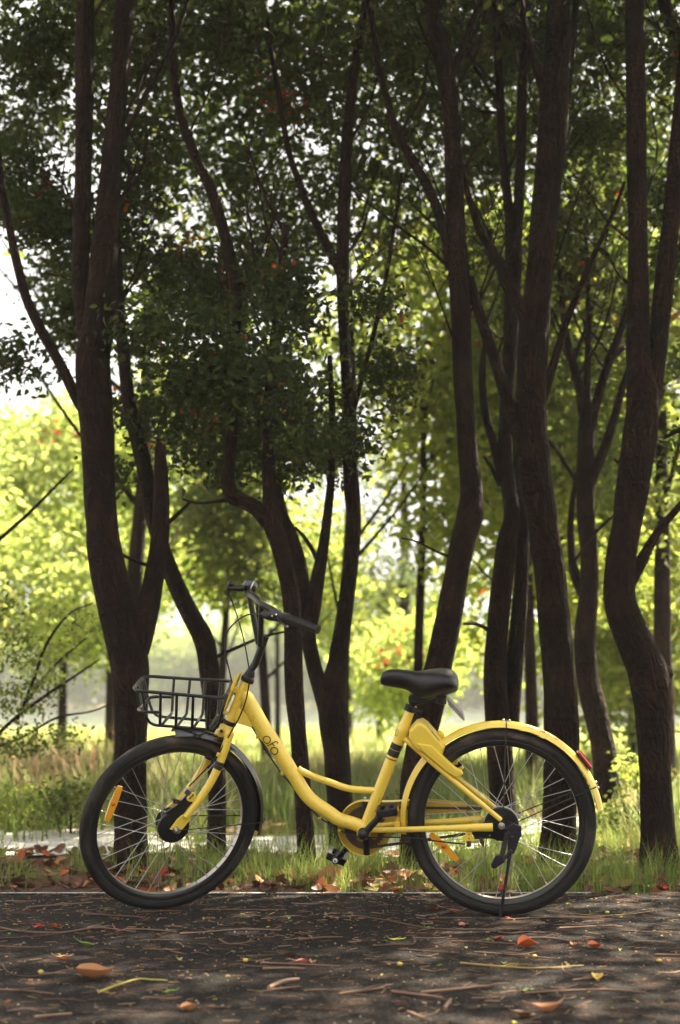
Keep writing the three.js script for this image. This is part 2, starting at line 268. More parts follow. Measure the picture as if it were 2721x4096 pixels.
const z3 = baseZ(708, 2008), t3 = tree('trunk with a stubby elbow to the left below dark leaves, behind the handlebar grip', z3, [
  ['trunk', [[709, 2030, 48], [708, 1985, 41], [700, 1850, 38], [688, 1700, 37], [679, 1600, 42], [676, 1490, 42], [672, 1390, 42], [657, 1310, 40], [642, 1250, 42], [627, 1200, 44], [622, 1120, 34], [618, 1000, 28], [624, 880, 26], [640, 720, 22], [660, 520, 18]]],
  ['limb', [[620, 1205, 40], [592, 1172, 38], [562, 1155, 36], [538, 1143, 40], [526, 1112, 36], [530, 1060, 28], [540, 950, 27], [548, 800, 26], [545, 690, 27], [530, 590, 28], [510, 510, 27], [484, 430, 26], [446, 350, 24], [416, 260, 22], [400, 150, 20], [396, 0, 16], [396, -160, 12]], { lean: -0.05 }],
  ['limb', [[540, 1148, 14], [500, 1156, 8], [455, 1160, 6], [420, 1150, 4]], { radial: 8 }],
]);
const z4 = baseZ(788, 1985), t4 = tree('dark trunk dividing into three upright stems above the bicycle\'s frame', z4, [
  ['trunk', [[790, 2010, 70], [788, 1960, 60], [784, 1850, 57], [777, 1740, 58], [770, 1660, 66], [768, 1600, 60], [780, 1520, 44], [790, 1450, 38], [800, 1380, 36], [810, 1290, 36], [816, 1200, 36], [810, 1120, 40], [804, 1040, 32], [800, 900, 26], [792, 750, 26], [790, 600, 30], [795, 450, 30], [802, 300, 27], [816, 180, 23], [832, 70, 19], [850, -60, 16], [870, -260, 12]]],
  ['limb', [[768, 1680, 52], [748, 1610, 44], [724, 1540, 38], [708, 1460, 36], [700, 1385, 38], [692, 1305, 32], [672, 1235, 30], [650, 1180, 24], [636, 1090, 18]]],
  ['limb', [[712, 1470, 32], [722, 1400, 36], [731, 1340, 34], [746, 1260, 26], [756, 1180, 22], [764, 1090, 18], [766, 960, 16], [760, 820, 12]], { dz: 0.03 }],
  ['limb', [[788, 640, 20], [760, 575, 20], [722, 500, 18], [690, 420, 17], [664, 340, 15], [640, 200, 13], [610, 20, 11], [590, -150, 8]], { lean: -0.1 }],
  ['limb', [[812, 960, 13], [838, 860, 12], [868, 740, 11], [890, 640, 10], [908, 530, 9], [926, 400, 8]], { radial: 8 }],
  ['limb', [[740, 1310, 12], [722, 1270, 11], [700, 1236, 9], [680, 1215, 7]], { radial: 8 }],
]);
const z5 = baseZ(955, 2000), t5 = tree('bent trunk with a swollen knee halfway up, rising behind the saddle', z5, [
  ['trunk', [[948, 2030, 66], [949, 1990, 54], [950, 1890, 52], [956, 1790, 58], [976, 1690, 62], [1001, 1590, 66], [1021, 1490, 62], [1038, 1410, 60], [1052, 1330, 56], [1066, 1250, 58], [1082, 1190, 62], [1086, 1130, 52], [1079, 1050, 46], [1073, 950, 45], [1066, 850, 46], [1061, 700, 46], [1053, 560, 44], [1048, 420, 43], [1044, 290, 44], [1034, 190, 48], [1010, 80, 44], [992, -50, 40], [980, -220, 32], [975, -420, 20]]],
  ['limb', [[1036, 620, 22], [1024, 530, 25], [990, 440, 25], [948, 365, 22], [914, 300, 20], [890, 220, 18], [872, 150, 17], [860, 60, 15], [846, -40, 14], [830, -200, 11]]],
  ['limb', [[1038, 210, 26], [1060, 130, 18], [1085, 60, 15], [1112, -20, 13], [1150, -160, 9]], { dz: -0.02 }],
  ['limb', [[1040, 620, 10], [985, 570, 8], [930, 530, 7], [870, 485, 5], [820, 450, 4]], { radial: 6, lump: 0.05 }],
  ['limb', [[1050, 1290, 9], [1000, 1268, 6], [960, 1248, 5], [925, 1240, 3]], { radial: 6, lump: 0.05 }],
]);
const z6 = baseZ(1165, 1975), t6 = tree('twin-stemmed trunk seen through the rear wheel, just left of the thickest trunk', z6, [
  ['trunk', [[1166, 2000, 70], [1165, 1950, 60], [1160, 1850, 58], [1150, 1700, 58], [1142, 1570, 56], [1148, 1450, 52], [1156, 1360, 50], [1166, 1270, 46], [1180, 1190, 36], [1172, 1120, 36], [1164, 1040, 34], [1166, 940, 32], [1176, 800, 34], [1181, 690, 38], [1184, 590, 40], [1174, 490, 24], [1160, 360, 22], [1152, 200, 20], [1146, 60, 18], [1140, -120, 14]]],
  ['limb', [[1172, 1700, 44], [1184, 1560, 40], [1196, 1420, 36], [1204, 1300, 32], [1206, 1200, 27], [1196, 1100, 24], [1190, 1000, 20]], { dz: -0.04 }],
  ['limb', [[1184, 620, 30], [1194, 500, 26], [1200, 360, 25], [1204, 210, 24], [1212, 60, 20], [1220, -120, 15]]],
  ['limb', [[1160, 1110, 22], [1140, 1030, 20], [1118, 950, 19], [1112, 860, 17], [1120, 780, 12]]],
  ['limb', [[1152, 1120, 9], [1134, 1080, 10], [1116, 1050, 8]], { radial: 8 }],
  ['limb', [[1150, 1470, 12], [1104, 1440, 9], [1068, 1438, 7]], { radial: 8 }],
]);
const z7 = baseZ(1287, 1998), t7 = tree('thickest and darkest trunk right of the middle, its foot seen through the rear wheel', z7, [
  ['trunk', [[1282, 2030, 108], [1284, 1990, 90], [1288, 1880, 82], [1294, 1740, 78], [1293, 1620, 80], [1282, 1480, 76], [1271, 1350, 72], [1256, 1240, 68], [1240, 1140, 72], [1231, 1040, 72], [1225, 930, 74], [1228, 800, 78], [1238, 680, 70], [1250, 550, 64], [1262, 430, 66], [1273, 310, 76], [1281, 190, 66], [1288, 60, 60], [1293, -60, 56], [1300, -260, 44], [1305, -480, 26]]],
  ['limb', [[1224, 1100, 46], [1206, 1030, 38], [1184, 960, 33], [1160, 890, 30], [1138, 820, 28], [1114, 750, 26], [1096, 690, 24], [1084, 640, 20]]],
  ['limb', [[1226, 800, 32], [1208, 730, 30], [1166, 640, 24], [1130, 575, 22], [1104, 525, 20], [1080, 450, 17], [1066, 380, 12]], { dz: 0.02 }],
  ['limb', [[1252, 920, 22], [1282, 820, 20], [1310, 730, 17], [1340, 660, 15], [1372, 580, 13], [1410, 500, 10], [1440, 420, 8]]],
  ['limb', [[1276, 330, 40], [1300, 230, 30], [1316, 100, 26], [1330, -60, 22]], { dz: -0.03 }],
  ['limb', [[1270, 260, 24], [1236, 160, 20], [1214, 80, 16], [1196, -40, 14]]],
]);
const z8 = baseZ(1400, 1918), t8 = tree('wavy trunk branching like a candelabrum between the thickest trunk and the right-hand one', z8, [
  ['trunk', [[1400, 1950, 66], [1400, 1910, 58], [1399, 1830, 57], [1391, 1730, 56], [1372, 1640, 54], [1354, 1550, 48], [1349, 1460, 48], [1358, 1370, 46], [1358, 1270, 43], [1350, 1170, 42], [1351, 1080, 44], [1352, 1010, 40], [1347, 950, 30], [1334, 885, 22], [1316, 820, 20], [1300, 740, 16], [1290, 620, 12]]],
  ['limb', [[1352, 1020, 28], [1353, 920, 19], [1355, 820, 15], [1358, 700, 13], [1352, 560, 10], [1360, 420, 8]]],
  ['limb', [[1356, 1000, 28], [1372, 940, 25], [1388, 880, 23], [1412, 810, 20], [1438, 740, 16], [1462, 650, 12]]],
  ['limb', [[1362, 1110, 26], [1384, 1060, 24], [1402, 1010, 22], [1420, 950, 20], [1440, 880, 18], [1470, 800, 13]], { dz: 0.03 }],
  ['limb', [[1404, 830, 18], [1440, 800, 14], [1466, 790, 12], [1510, 770, 9]], { dz: -0.02 }],
  ['limb', [[1344, 1370, 26], [1324, 1320, 24], [1316, 1250, 18], [1318, 1170, 14], [1330, 1090, 10]], { dz: -0.05 }],
  ['limb', [[1352, 1150, 11], [1310, 1080, 10], [1270, 1020, 9], [1235, 985, 7]], { radial: 8 }],
  ['limb', [[1320, 1300, 8], [1380, 1220, 8], [1450, 1160, 6]], { radial: 8, dz: 0.1 }],
]);
const z9 = baseZ(1521, 2012), t9 = tree('curving right-hand trunk with a knob near the bicycle\'s rear mudguard', z9, [
  ['trunk', [[1524, 2045, 98], [1521, 2000, 86], [1516, 1900, 79], [1509, 1780, 75], [1506, 1670, 80], [1497, 1570, 92], [1470, 1495, 84], [1441, 1430, 80], [1426, 1365, 76], [1432, 1285, 74], [1446, 1200, 72], [1459, 1110, 78], [1474, 1010, 84], [1480, 920, 74], [1471, 820, 56], [1471, 680, 52], [1470, 520, 48], [1467, 360, 47], [1465, 200, 48], [1463, 50, 50], [1461, -60, 48], [1458, -260, 38], [1452, -480, 22]]],
  ['limb', [[1492, 960, 54], [1506, 870, 50], [1518, 780, 49], [1532, 650, 47], [1546, 520, 45], [1558, 400, 43], [1572, 250, 41], [1584, 90, 38], [1596, -100, 30]], { dz: -0.02 }],
  ['knob', [[1505, 1560, 60], [1527, 1552, 48], [1542, 1556, 32], [1550, 1560, 12]]],
  ['limb', [[1448, 1345, 36], [1474, 1302, 30], [1496, 1262, 24], [1520, 1222, 20], [1550, 1186, 18], [1590, 1140, 15]]],
  ['twig_stub', [[1438, 1060, 18], [1424, 1068, 12], [1416, 1058, 5]], { radial: 8 }],
]);
const z0 = -2.4, t0 = tree('tree outside the left edge whose thin bare branches reach in over the bright field', z0, [
  ['trunk', [[-160, 1990, 80], [-165, 1700, 76], [-150, 1400, 70], [-140, 1000, 60], [-120, 500, 46], [-100, 0, 30]]],
  ['limb', [[-150, 1420, 20], [-60, 1300, 11], [20, 1225, 9], [70, 1180, 8], [120, 1130, 6], [170, 1080, 3]], { radial: 10 }],
  ['limb', [[-150, 1800, 20], [-60, 1745, 12], [30, 1660, 9], [110, 1600, 8], [170, 1560, 6], [230, 1520, 4]], { radial: 10, dz: -0.6 }],
  ['limb', [[40, 1660, 8], [80, 1560, 8], [110, 1480, 7], [160, 1415, 5], [215, 1390, 3]], { radial: 8, dz: -0.6 }],
  ['limb', [[-60, 1740, 9], [50, 1700, 6], [130, 1655, 6], [210, 1640, 4], [260, 1620, 3]], { radial: 8, dz: -0.8 }],
  ['limb', [[60, 1620, 7], [120, 1540, 6], [200, 1470, 4]], { radial: 8, dz: -0.8 }],
]);
const t10 = tree('tree outside the right edge with a dark limb crossing the top right corner', -1.5, [
  ['trunk', [[1730, 2000, 90], [1720, 1500, 84], [1690, 900, 74], [1650, 400, 60], [1600, 160, 46], [1572, 110, 36], [1548, 60, 34], [1530, 0, 32], [1518, -80, 28], [1500, -260, 20]]],
  ['limb', [[1700, 1100, 40], [1650, 1020, 22], [1590, 985, 14], [1530, 1010, 8]], { radial: 10 }],
]);
// crowns
{
  const near = { size: [0.65, 1.1], holes: 0.44 };
  // high canopy over the row and the road, mostly above the picture
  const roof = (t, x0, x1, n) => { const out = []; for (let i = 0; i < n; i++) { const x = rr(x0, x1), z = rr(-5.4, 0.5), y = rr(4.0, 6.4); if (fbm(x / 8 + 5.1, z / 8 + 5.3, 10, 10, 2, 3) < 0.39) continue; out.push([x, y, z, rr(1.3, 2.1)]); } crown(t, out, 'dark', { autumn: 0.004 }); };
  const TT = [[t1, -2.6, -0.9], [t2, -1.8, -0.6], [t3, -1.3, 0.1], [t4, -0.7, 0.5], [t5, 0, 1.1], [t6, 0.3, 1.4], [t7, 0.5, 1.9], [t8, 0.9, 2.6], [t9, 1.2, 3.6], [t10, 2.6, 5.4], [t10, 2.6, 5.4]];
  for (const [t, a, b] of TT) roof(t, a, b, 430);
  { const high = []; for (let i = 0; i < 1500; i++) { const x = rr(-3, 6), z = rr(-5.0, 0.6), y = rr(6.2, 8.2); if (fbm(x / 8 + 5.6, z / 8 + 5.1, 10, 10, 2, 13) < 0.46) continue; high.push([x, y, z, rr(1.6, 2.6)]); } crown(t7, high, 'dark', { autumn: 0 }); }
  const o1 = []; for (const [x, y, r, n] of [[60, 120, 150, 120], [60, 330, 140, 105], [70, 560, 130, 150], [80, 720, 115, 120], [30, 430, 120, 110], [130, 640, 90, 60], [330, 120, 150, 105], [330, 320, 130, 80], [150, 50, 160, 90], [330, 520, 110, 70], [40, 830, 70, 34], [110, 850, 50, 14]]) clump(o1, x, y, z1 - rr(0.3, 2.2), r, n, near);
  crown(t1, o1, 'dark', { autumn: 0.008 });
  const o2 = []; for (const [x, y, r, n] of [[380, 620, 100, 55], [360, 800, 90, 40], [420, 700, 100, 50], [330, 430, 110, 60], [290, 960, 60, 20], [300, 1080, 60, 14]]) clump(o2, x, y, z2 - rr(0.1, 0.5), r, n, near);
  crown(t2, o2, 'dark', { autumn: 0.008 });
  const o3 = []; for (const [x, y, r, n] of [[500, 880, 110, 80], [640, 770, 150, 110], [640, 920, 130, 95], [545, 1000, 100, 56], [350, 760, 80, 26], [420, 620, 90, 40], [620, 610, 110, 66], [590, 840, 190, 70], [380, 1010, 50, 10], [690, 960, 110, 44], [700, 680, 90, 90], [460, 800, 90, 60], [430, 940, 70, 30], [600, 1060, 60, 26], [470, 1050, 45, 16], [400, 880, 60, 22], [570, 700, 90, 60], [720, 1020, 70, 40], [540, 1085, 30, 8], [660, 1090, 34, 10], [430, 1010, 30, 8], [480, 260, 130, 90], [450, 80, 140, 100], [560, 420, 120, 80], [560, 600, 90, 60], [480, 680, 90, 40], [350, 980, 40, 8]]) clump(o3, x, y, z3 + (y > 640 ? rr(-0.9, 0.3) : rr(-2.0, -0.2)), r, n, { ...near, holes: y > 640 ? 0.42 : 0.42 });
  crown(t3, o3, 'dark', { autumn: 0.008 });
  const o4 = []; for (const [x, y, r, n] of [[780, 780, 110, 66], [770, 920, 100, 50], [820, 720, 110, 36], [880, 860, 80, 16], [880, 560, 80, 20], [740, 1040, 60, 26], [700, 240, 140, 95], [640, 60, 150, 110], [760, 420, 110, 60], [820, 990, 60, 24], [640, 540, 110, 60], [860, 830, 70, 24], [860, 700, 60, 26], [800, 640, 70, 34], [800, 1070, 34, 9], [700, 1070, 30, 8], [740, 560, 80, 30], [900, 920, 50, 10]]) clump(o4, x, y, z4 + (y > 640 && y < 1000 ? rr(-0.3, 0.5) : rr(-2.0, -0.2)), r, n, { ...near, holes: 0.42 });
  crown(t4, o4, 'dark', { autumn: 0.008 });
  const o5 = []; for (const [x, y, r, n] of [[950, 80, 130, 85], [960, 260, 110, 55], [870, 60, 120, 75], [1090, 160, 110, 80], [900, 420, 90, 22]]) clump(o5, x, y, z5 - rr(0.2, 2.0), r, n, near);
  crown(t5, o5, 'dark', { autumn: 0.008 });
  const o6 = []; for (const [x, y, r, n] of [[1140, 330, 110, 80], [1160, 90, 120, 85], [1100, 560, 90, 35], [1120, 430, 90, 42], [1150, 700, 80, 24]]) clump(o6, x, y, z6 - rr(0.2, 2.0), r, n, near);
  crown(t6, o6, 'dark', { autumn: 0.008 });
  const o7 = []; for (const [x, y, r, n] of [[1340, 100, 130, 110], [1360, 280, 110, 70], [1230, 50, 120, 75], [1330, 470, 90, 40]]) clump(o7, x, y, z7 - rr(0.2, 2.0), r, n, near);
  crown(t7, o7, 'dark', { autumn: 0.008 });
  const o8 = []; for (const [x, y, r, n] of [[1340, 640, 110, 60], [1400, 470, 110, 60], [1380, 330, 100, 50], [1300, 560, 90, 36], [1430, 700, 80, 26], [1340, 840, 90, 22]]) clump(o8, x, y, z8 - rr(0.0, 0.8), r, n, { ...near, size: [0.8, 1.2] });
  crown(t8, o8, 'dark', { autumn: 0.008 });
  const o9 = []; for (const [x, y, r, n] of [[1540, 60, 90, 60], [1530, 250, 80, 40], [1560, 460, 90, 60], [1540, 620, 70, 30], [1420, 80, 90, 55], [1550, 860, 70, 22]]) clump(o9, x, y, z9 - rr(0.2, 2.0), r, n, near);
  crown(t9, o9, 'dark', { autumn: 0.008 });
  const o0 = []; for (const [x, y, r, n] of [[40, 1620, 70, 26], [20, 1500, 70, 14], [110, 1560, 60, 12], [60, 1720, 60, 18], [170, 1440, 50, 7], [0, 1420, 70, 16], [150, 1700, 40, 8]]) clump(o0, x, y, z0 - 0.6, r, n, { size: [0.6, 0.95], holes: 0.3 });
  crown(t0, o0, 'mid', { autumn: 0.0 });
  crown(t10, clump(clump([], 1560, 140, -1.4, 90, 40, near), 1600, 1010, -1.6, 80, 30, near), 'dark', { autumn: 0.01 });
}
// ---------- trees farther back: [label, x, foot z, trunk width in metres, height, crown lumps [dx, y, dz, r, n], tint, autumn, group] ----------
function backTree(label, x, z, wide, height, lumps, tint, o = {}) {
  const t = thing('tree', label, 'tree', o.group), sway = rr(-0.25, 0.25) * height / 8;
  const tip = height * (o.stem ?? 0.8);
  mesh('trunk', sweep([V(x, -0.1, z), V(x + sway * 0.3, tip * 0.3, z), V(x + sway, tip * 0.65, z), V(x + sway * 0.8, tip, z)], [wide * 0.62, wide * 0.45, wide * 0.34, wide * 0.1], { radial: 10, step: 0.2, lump: 0.08 }), bark, t);
  for (let k = 0; k < (o.limbs ?? 4); k++) { const y = tip * rr(0.3, 0.8), a = rr(0, 6.28), l = height * rr(0.12, 0.25); mesh('limb', sweep([V(x + sway * y / tip, y, z), V(x + sway * y / tip + Math.cos(a) * l * 0.5, y + l * 0.45, z + Math.sin(a) * l * 0.5), V(x + sway * y / tip + Math.cos(a) * l, y + l * 1.0, z + Math.sin(a) * l)], [wide * 0.16, wide * 0.10, wide * 0.03], { radial: 7, step: 0.15 }), bark, t); }
  const out = []; for (const [dx, y, dz, r, n] of lumps) lump(out, V(x + dx, y, z + dz), r, Math.round(n * 0.52), { size: o.size ?? [0.8, 1.3], holes: o.holes ?? 0.40, flat: o.flat ?? 0.8 });
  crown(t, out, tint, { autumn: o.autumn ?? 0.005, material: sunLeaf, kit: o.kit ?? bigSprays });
  return t;
}
const puff = (w, y0, y1, n, each, r) => { const out = []; for (let i = 0; i < n; i++) { const t = (i + 0.5) / n; out.push([rr(-w, w) * (1 - 0.45 * t), y0 + (y1 - y0) * t, rr(-w, w) * 0.6, r * rr(0.8, 1.2) * (1 - 0.3 * t), each]); } return out; };
// left: sunlit trees beyond the path, their sunlight put into paler leaf colours
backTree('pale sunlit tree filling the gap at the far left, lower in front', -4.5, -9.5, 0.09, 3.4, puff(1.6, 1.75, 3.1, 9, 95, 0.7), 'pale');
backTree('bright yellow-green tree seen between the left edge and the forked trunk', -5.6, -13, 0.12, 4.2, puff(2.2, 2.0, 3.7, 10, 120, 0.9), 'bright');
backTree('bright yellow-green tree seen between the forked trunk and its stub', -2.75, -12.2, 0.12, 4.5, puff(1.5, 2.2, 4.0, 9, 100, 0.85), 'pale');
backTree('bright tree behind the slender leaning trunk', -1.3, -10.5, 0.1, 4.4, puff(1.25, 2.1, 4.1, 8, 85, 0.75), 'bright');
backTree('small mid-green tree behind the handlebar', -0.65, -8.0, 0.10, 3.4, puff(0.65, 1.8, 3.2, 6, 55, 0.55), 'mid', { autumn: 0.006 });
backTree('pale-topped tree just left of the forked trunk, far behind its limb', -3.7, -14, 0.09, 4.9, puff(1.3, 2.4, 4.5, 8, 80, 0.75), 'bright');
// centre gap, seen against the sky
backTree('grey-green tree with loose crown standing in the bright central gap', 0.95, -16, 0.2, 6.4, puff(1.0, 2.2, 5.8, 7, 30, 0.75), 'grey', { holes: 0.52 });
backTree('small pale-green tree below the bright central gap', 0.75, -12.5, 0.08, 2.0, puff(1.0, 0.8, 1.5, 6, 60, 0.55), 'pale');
// right: fuller wood, most leaves tinted brighter in place of sunlight
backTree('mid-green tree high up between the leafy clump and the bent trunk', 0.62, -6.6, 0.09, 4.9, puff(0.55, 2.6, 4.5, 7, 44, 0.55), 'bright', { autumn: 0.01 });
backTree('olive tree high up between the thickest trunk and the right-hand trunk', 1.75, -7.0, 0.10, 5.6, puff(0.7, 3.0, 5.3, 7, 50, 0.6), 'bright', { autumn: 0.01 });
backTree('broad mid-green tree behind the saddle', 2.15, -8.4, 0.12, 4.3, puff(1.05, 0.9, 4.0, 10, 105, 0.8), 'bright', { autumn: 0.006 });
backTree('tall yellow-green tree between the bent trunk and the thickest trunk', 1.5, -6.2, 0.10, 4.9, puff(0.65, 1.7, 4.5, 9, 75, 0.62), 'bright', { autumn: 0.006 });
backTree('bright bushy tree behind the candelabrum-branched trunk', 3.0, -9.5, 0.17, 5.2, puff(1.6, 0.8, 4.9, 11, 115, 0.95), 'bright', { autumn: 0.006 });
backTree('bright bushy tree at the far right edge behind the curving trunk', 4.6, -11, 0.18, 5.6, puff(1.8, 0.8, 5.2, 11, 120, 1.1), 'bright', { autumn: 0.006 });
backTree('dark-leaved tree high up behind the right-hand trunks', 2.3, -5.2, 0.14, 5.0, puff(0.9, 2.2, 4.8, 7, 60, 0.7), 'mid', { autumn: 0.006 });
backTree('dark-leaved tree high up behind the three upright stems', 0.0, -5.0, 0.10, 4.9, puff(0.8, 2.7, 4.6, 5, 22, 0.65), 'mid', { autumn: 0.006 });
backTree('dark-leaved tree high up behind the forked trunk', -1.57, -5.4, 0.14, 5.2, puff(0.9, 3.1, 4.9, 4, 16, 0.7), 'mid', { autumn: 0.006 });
for (const [i, x] of [-7.5, -4.6, -2.1, 0.6, 3.1, 5.8, 8.4].entries()) backTree(['round-topped tree across the road, outside the picture, farthest left', 'second tree from the left across the road, outside the picture', 'third tree from the left across the road, outside the picture', 'middle tree across the road, outside the picture', 'third tree from the right across the road, outside the picture', 'second tree from the right across the road, outside the picture', 'round-topped tree across the road, outside the picture, farthest right'][i], x, 12.5 + (i % 3) * 0.9, 0.18, 5.6, puff(1.3, 1.0, 4.8, 9, 46, 1.0), 'dark', { autumn: 0.004 });  // unseen row added so dark surfaces mirror leaves instead of low sky
// thin far trunks in the sunlit field
for (const [label, x, y, w, top] of [['thin far trunk left of the forked trunk, nearer the left edge', 148, 1745, 11, 1560], ['thin far trunk just left of the forked trunk', 250, 1735, 12, 1540], ['thin far trunk right of the elbowed trunk, behind the frame', 640, 1735, 14, 1450], ['thin far trunk just right of the three-stemmed trunk', 808, 1720, 13, 1520], ['thin far trunk between the three-stemmed trunk and the seat tube', 876, 1728, 17, 1500]]) {
  const z = baseZ(x, y), p = onPlane(x, y, z), wide = w * (camera.position.z - z) / (FOCAL / K), h = onPlane(x, top, z).y;
  backTree(label, p.x, z, wide, h + 1.0, puff(1.1, h + 0.3, h + 1.0, 5, 34, 0.65), 'mid', { stem: 0.9 });
}
// distant wood on the far bank, one soft mass
{
  const g = thing('wood', 'hazy line of distant trees across the bright water', 'wood'); g.userData.kind = 'stuff';
  const out = []; for (let x = -60; x < 60; x += 2.2) { const h = 4.5 + 5.5 * fbm(x / 60 + 2, 0.5, 8, 8, 3, 9); for (let k = 0; k < 3; k++) lump(out, V(x + rr(-1, 1), h * (0.25 + 0.3 * k), -124 + rr(-2, 2)), 2.3, 22, { size: [5, 8], holes: 0.2 }); }
  crown(g, out, 'pale', { material: sunLeaf, kit: bigSprays, autumn: 0 });  // pale leaf colour stands in for haze over the far bank
}
scene.fog = new THREE.FogExp2(new THREE.Color(0.92, 0.95, 1.0), 0.0009);
// bushes and reeds on the bank
const blade = (h, w, bend) => { const n = 4, pos = [], idx = []; for (let i = 0; i <= n; i++) { const t = i / n, x = bend * t * t * h, y = h * t * (1 - 0.25 * bend * t), k = w * (1 - t * 0.92) / 2; pos.push(x, y, -k, x, y, k); } for (let i = 0; i < n; i++) idx.push(2 * i, 2 * i + 1, 2 * i + 2, 2 * i + 1, 2 * i + 3, 2 * i + 2); const g = new THREE.BufferGeometry(); g.setAttribute('position', new THREE.Float32BufferAttribute(pos, 3)); g.setIndex(idx); g.computeVertexNormals(); return g; };
const tuft = (n, h, w, spread) => mergeGeometries(Array.from({ length: n }, () => blade(h * rr(0.45, 1.15), w * rr(0.7, 1.2), rr(0.1, 0.9)).applyMatrix4(new THREE.Matrix4().compose(V(gauss() * spread, 0, gauss() * spread), new THREE.Quaternion().setFromEuler(new THREE.Euler(rr(-0.15, 0.15), rr(0, 6.28), 0)), V(1, 1, 1)))));
const grassMat = phys(1, 1, 1, 1, 0, { specularIntensity: 0.5, transmission: 0.4, thickness: 0, ior: 1.3, side: THREE.DoubleSide });
function sward(label, kit, spots, colors, category) {
  const g = thing(category === 'reeds' ? 'reeds' : 'grass', label, category); g.userData.kind = 'stuff';
  kit.forEach((geo, k) => { const mine = spots.filter((_, i) => i % kit.length === k); const im = new THREE.InstancedMesh(geo, grassMat, mine.length); im.name = category === 'reeds' ? 'reed' : 'blade'; im.castShadow = im.receiveShadow = true;
    mine.forEach(([x, y, z, s], i) => { im.setMatrixAt(i, m4.compose(V(x, y, z), qq.setFromEuler(ee.set(0, rr(0, 6.28), 0)), V(s, s * rr(0.8, 1.2), s))); const c = pick(colors), b = rr(0.8, 1.2); im.setColorAt(i, col.setRGB(c[0] * b, c[1] * b, c[2] * b)); }); im.userData.kind = 'stuff'; g.add(im); });
}
{
  const GREEN = [[0.20, 0.27, 0.055], [0.24, 0.31, 0.068], [0.15, 0.24, 0.046], [0.28, 0.31, 0.085]];
  const fine = [tuft(7, 0.15, 0.0042, 0.022), tuft(6, 0.18, 0.0045, 0.03), tuft(9, 0.10, 0.0038, 0.03)], spots = [];
  for (let i = 0; i < 6500; i++) { const z = -0.70 - Math.pow(rnd(), 1.4) * 1.9, x = rr(-2.9, 2.9), d = fbm(x / 5 + 3, z / 5 + 3, 22, 22, 2, 31), left = x < -0.85 ? 0.25 : x > 0.15 ? 1.4 : 0.9; if (d * (0.65 + 0.35 * left) < 0.44 + (z > -0.8 ? 0.06 : 0)) continue; if (z > -1.15 && rnd() > 0.8 * left) continue; if (onPath(x, z) && rnd() > 0.3) continue; spots.push([x, groundY(x, z), z, rr(0.55, 1.15) * (z > -0.85 ? 0.75 : 1)]); }
  sward('thin green grass growing along the edge of the road', fine, spots, GREEN, 'grass');
  const back = []; for (let i = 0; i < 5200; i++) { const z = -2.2 - rnd() * 9, x = rr(-6, 6); if (onPath(x, z) && rnd() > 0.22) continue; if (fbm(x / 8 + 3, z / 8 + 4, 20, 20, 2, 33) < 0.42) continue; back.push([x, groundY(x, z), z, rr(0.9, 1.7)]); }
  sward('rougher grass on the bank behind the tree trunks', [tuft(9, 0.17, 0.009, 0.07), tuft(9, 0.22, 0.010, 0.09)], back, [[0.16, 0.22, 0.05], [0.21, 0.25, 0.08], [0.12, 0.19, 0.04], [0.28, 0.25, 0.13]], 'grass');
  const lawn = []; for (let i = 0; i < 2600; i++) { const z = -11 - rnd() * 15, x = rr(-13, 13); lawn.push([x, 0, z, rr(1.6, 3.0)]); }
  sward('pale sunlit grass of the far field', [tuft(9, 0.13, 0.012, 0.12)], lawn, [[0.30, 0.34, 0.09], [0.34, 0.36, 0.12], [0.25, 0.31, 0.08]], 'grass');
  const reeds = []; for (let i = 0; i < 420; i++) { const z = rr(-5.2, -8.5), x = Math.abs(gauss()) * 1.6 - 3.9 ; reeds.push([x, groundY(x, z), z, rr(0.8, 1.4)]); } for (let i = 0; i < 120; i++) { const z = rr(-6, -9), x = rr(-1, 0.6); reeds.push([x, groundY(x, z), z, rr(0.5, 0.9)]); }
  sward('dry beige and green reeds on the bank at the left', [tuft(8, 0.42, 0.014, 0.10), tuft(7, 0.34, 0.016, 0.12)], reeds, [[0.27, 0.21, 0.11], [0.32, 0.26, 0.15], [0.15, 0.19, 0.05], [0.22, 0.13, 0.08]], 'reeds');
  for (const [label, x, y, z, r, n, tint] of [['low bright bush beside the path at the far left', 60, 1880, -2.9, 90, 60, 'bright'], ['small leafy bush left of the front wheel, beside the path', 165, 1850, -2.6, 60, 40, 'mid'], ['low green shrub behind the chain case', 900, 1900, -2.7, 60, 26, 'mid'], ['green shrub at the foot of the candelabrum-branched trunk', 1420, 1905, -3.0, 70, 60, 'mid'], ['leafy sprig growing at the right of the wavy trunk', 1470, 1790, -2.9, 34, 16, 'bright'], ['dark low bush between the two left trunks', 430, 1960, -2.4, 60, 30, 'mid']]) {
    const t = thing('bush', label, 'bush'), c = onPlane(x, y, z), out = clump([], x, y, z, r, n, { size: [0.6, 1.0], holes: 0.25, flat: 0.7 });
    mesh('stem', join([-1, 0, 1].map((k) => sweep([V(c.x + k * 0.04, 0, z), V(c.x + k * 0.08, Math.max(0.1, c.y * 0.6), z + 0.02 * k), V(c.x + k * 0.12, Math.max(0.16, c.y * 1.1), z)], [0.008, 0.006, 0.003], { radial: 6, step: 0.06 }))), bark, t);
    crown(t, out, tint, { material: sunLeaf, autumn: 0 });
  }
}
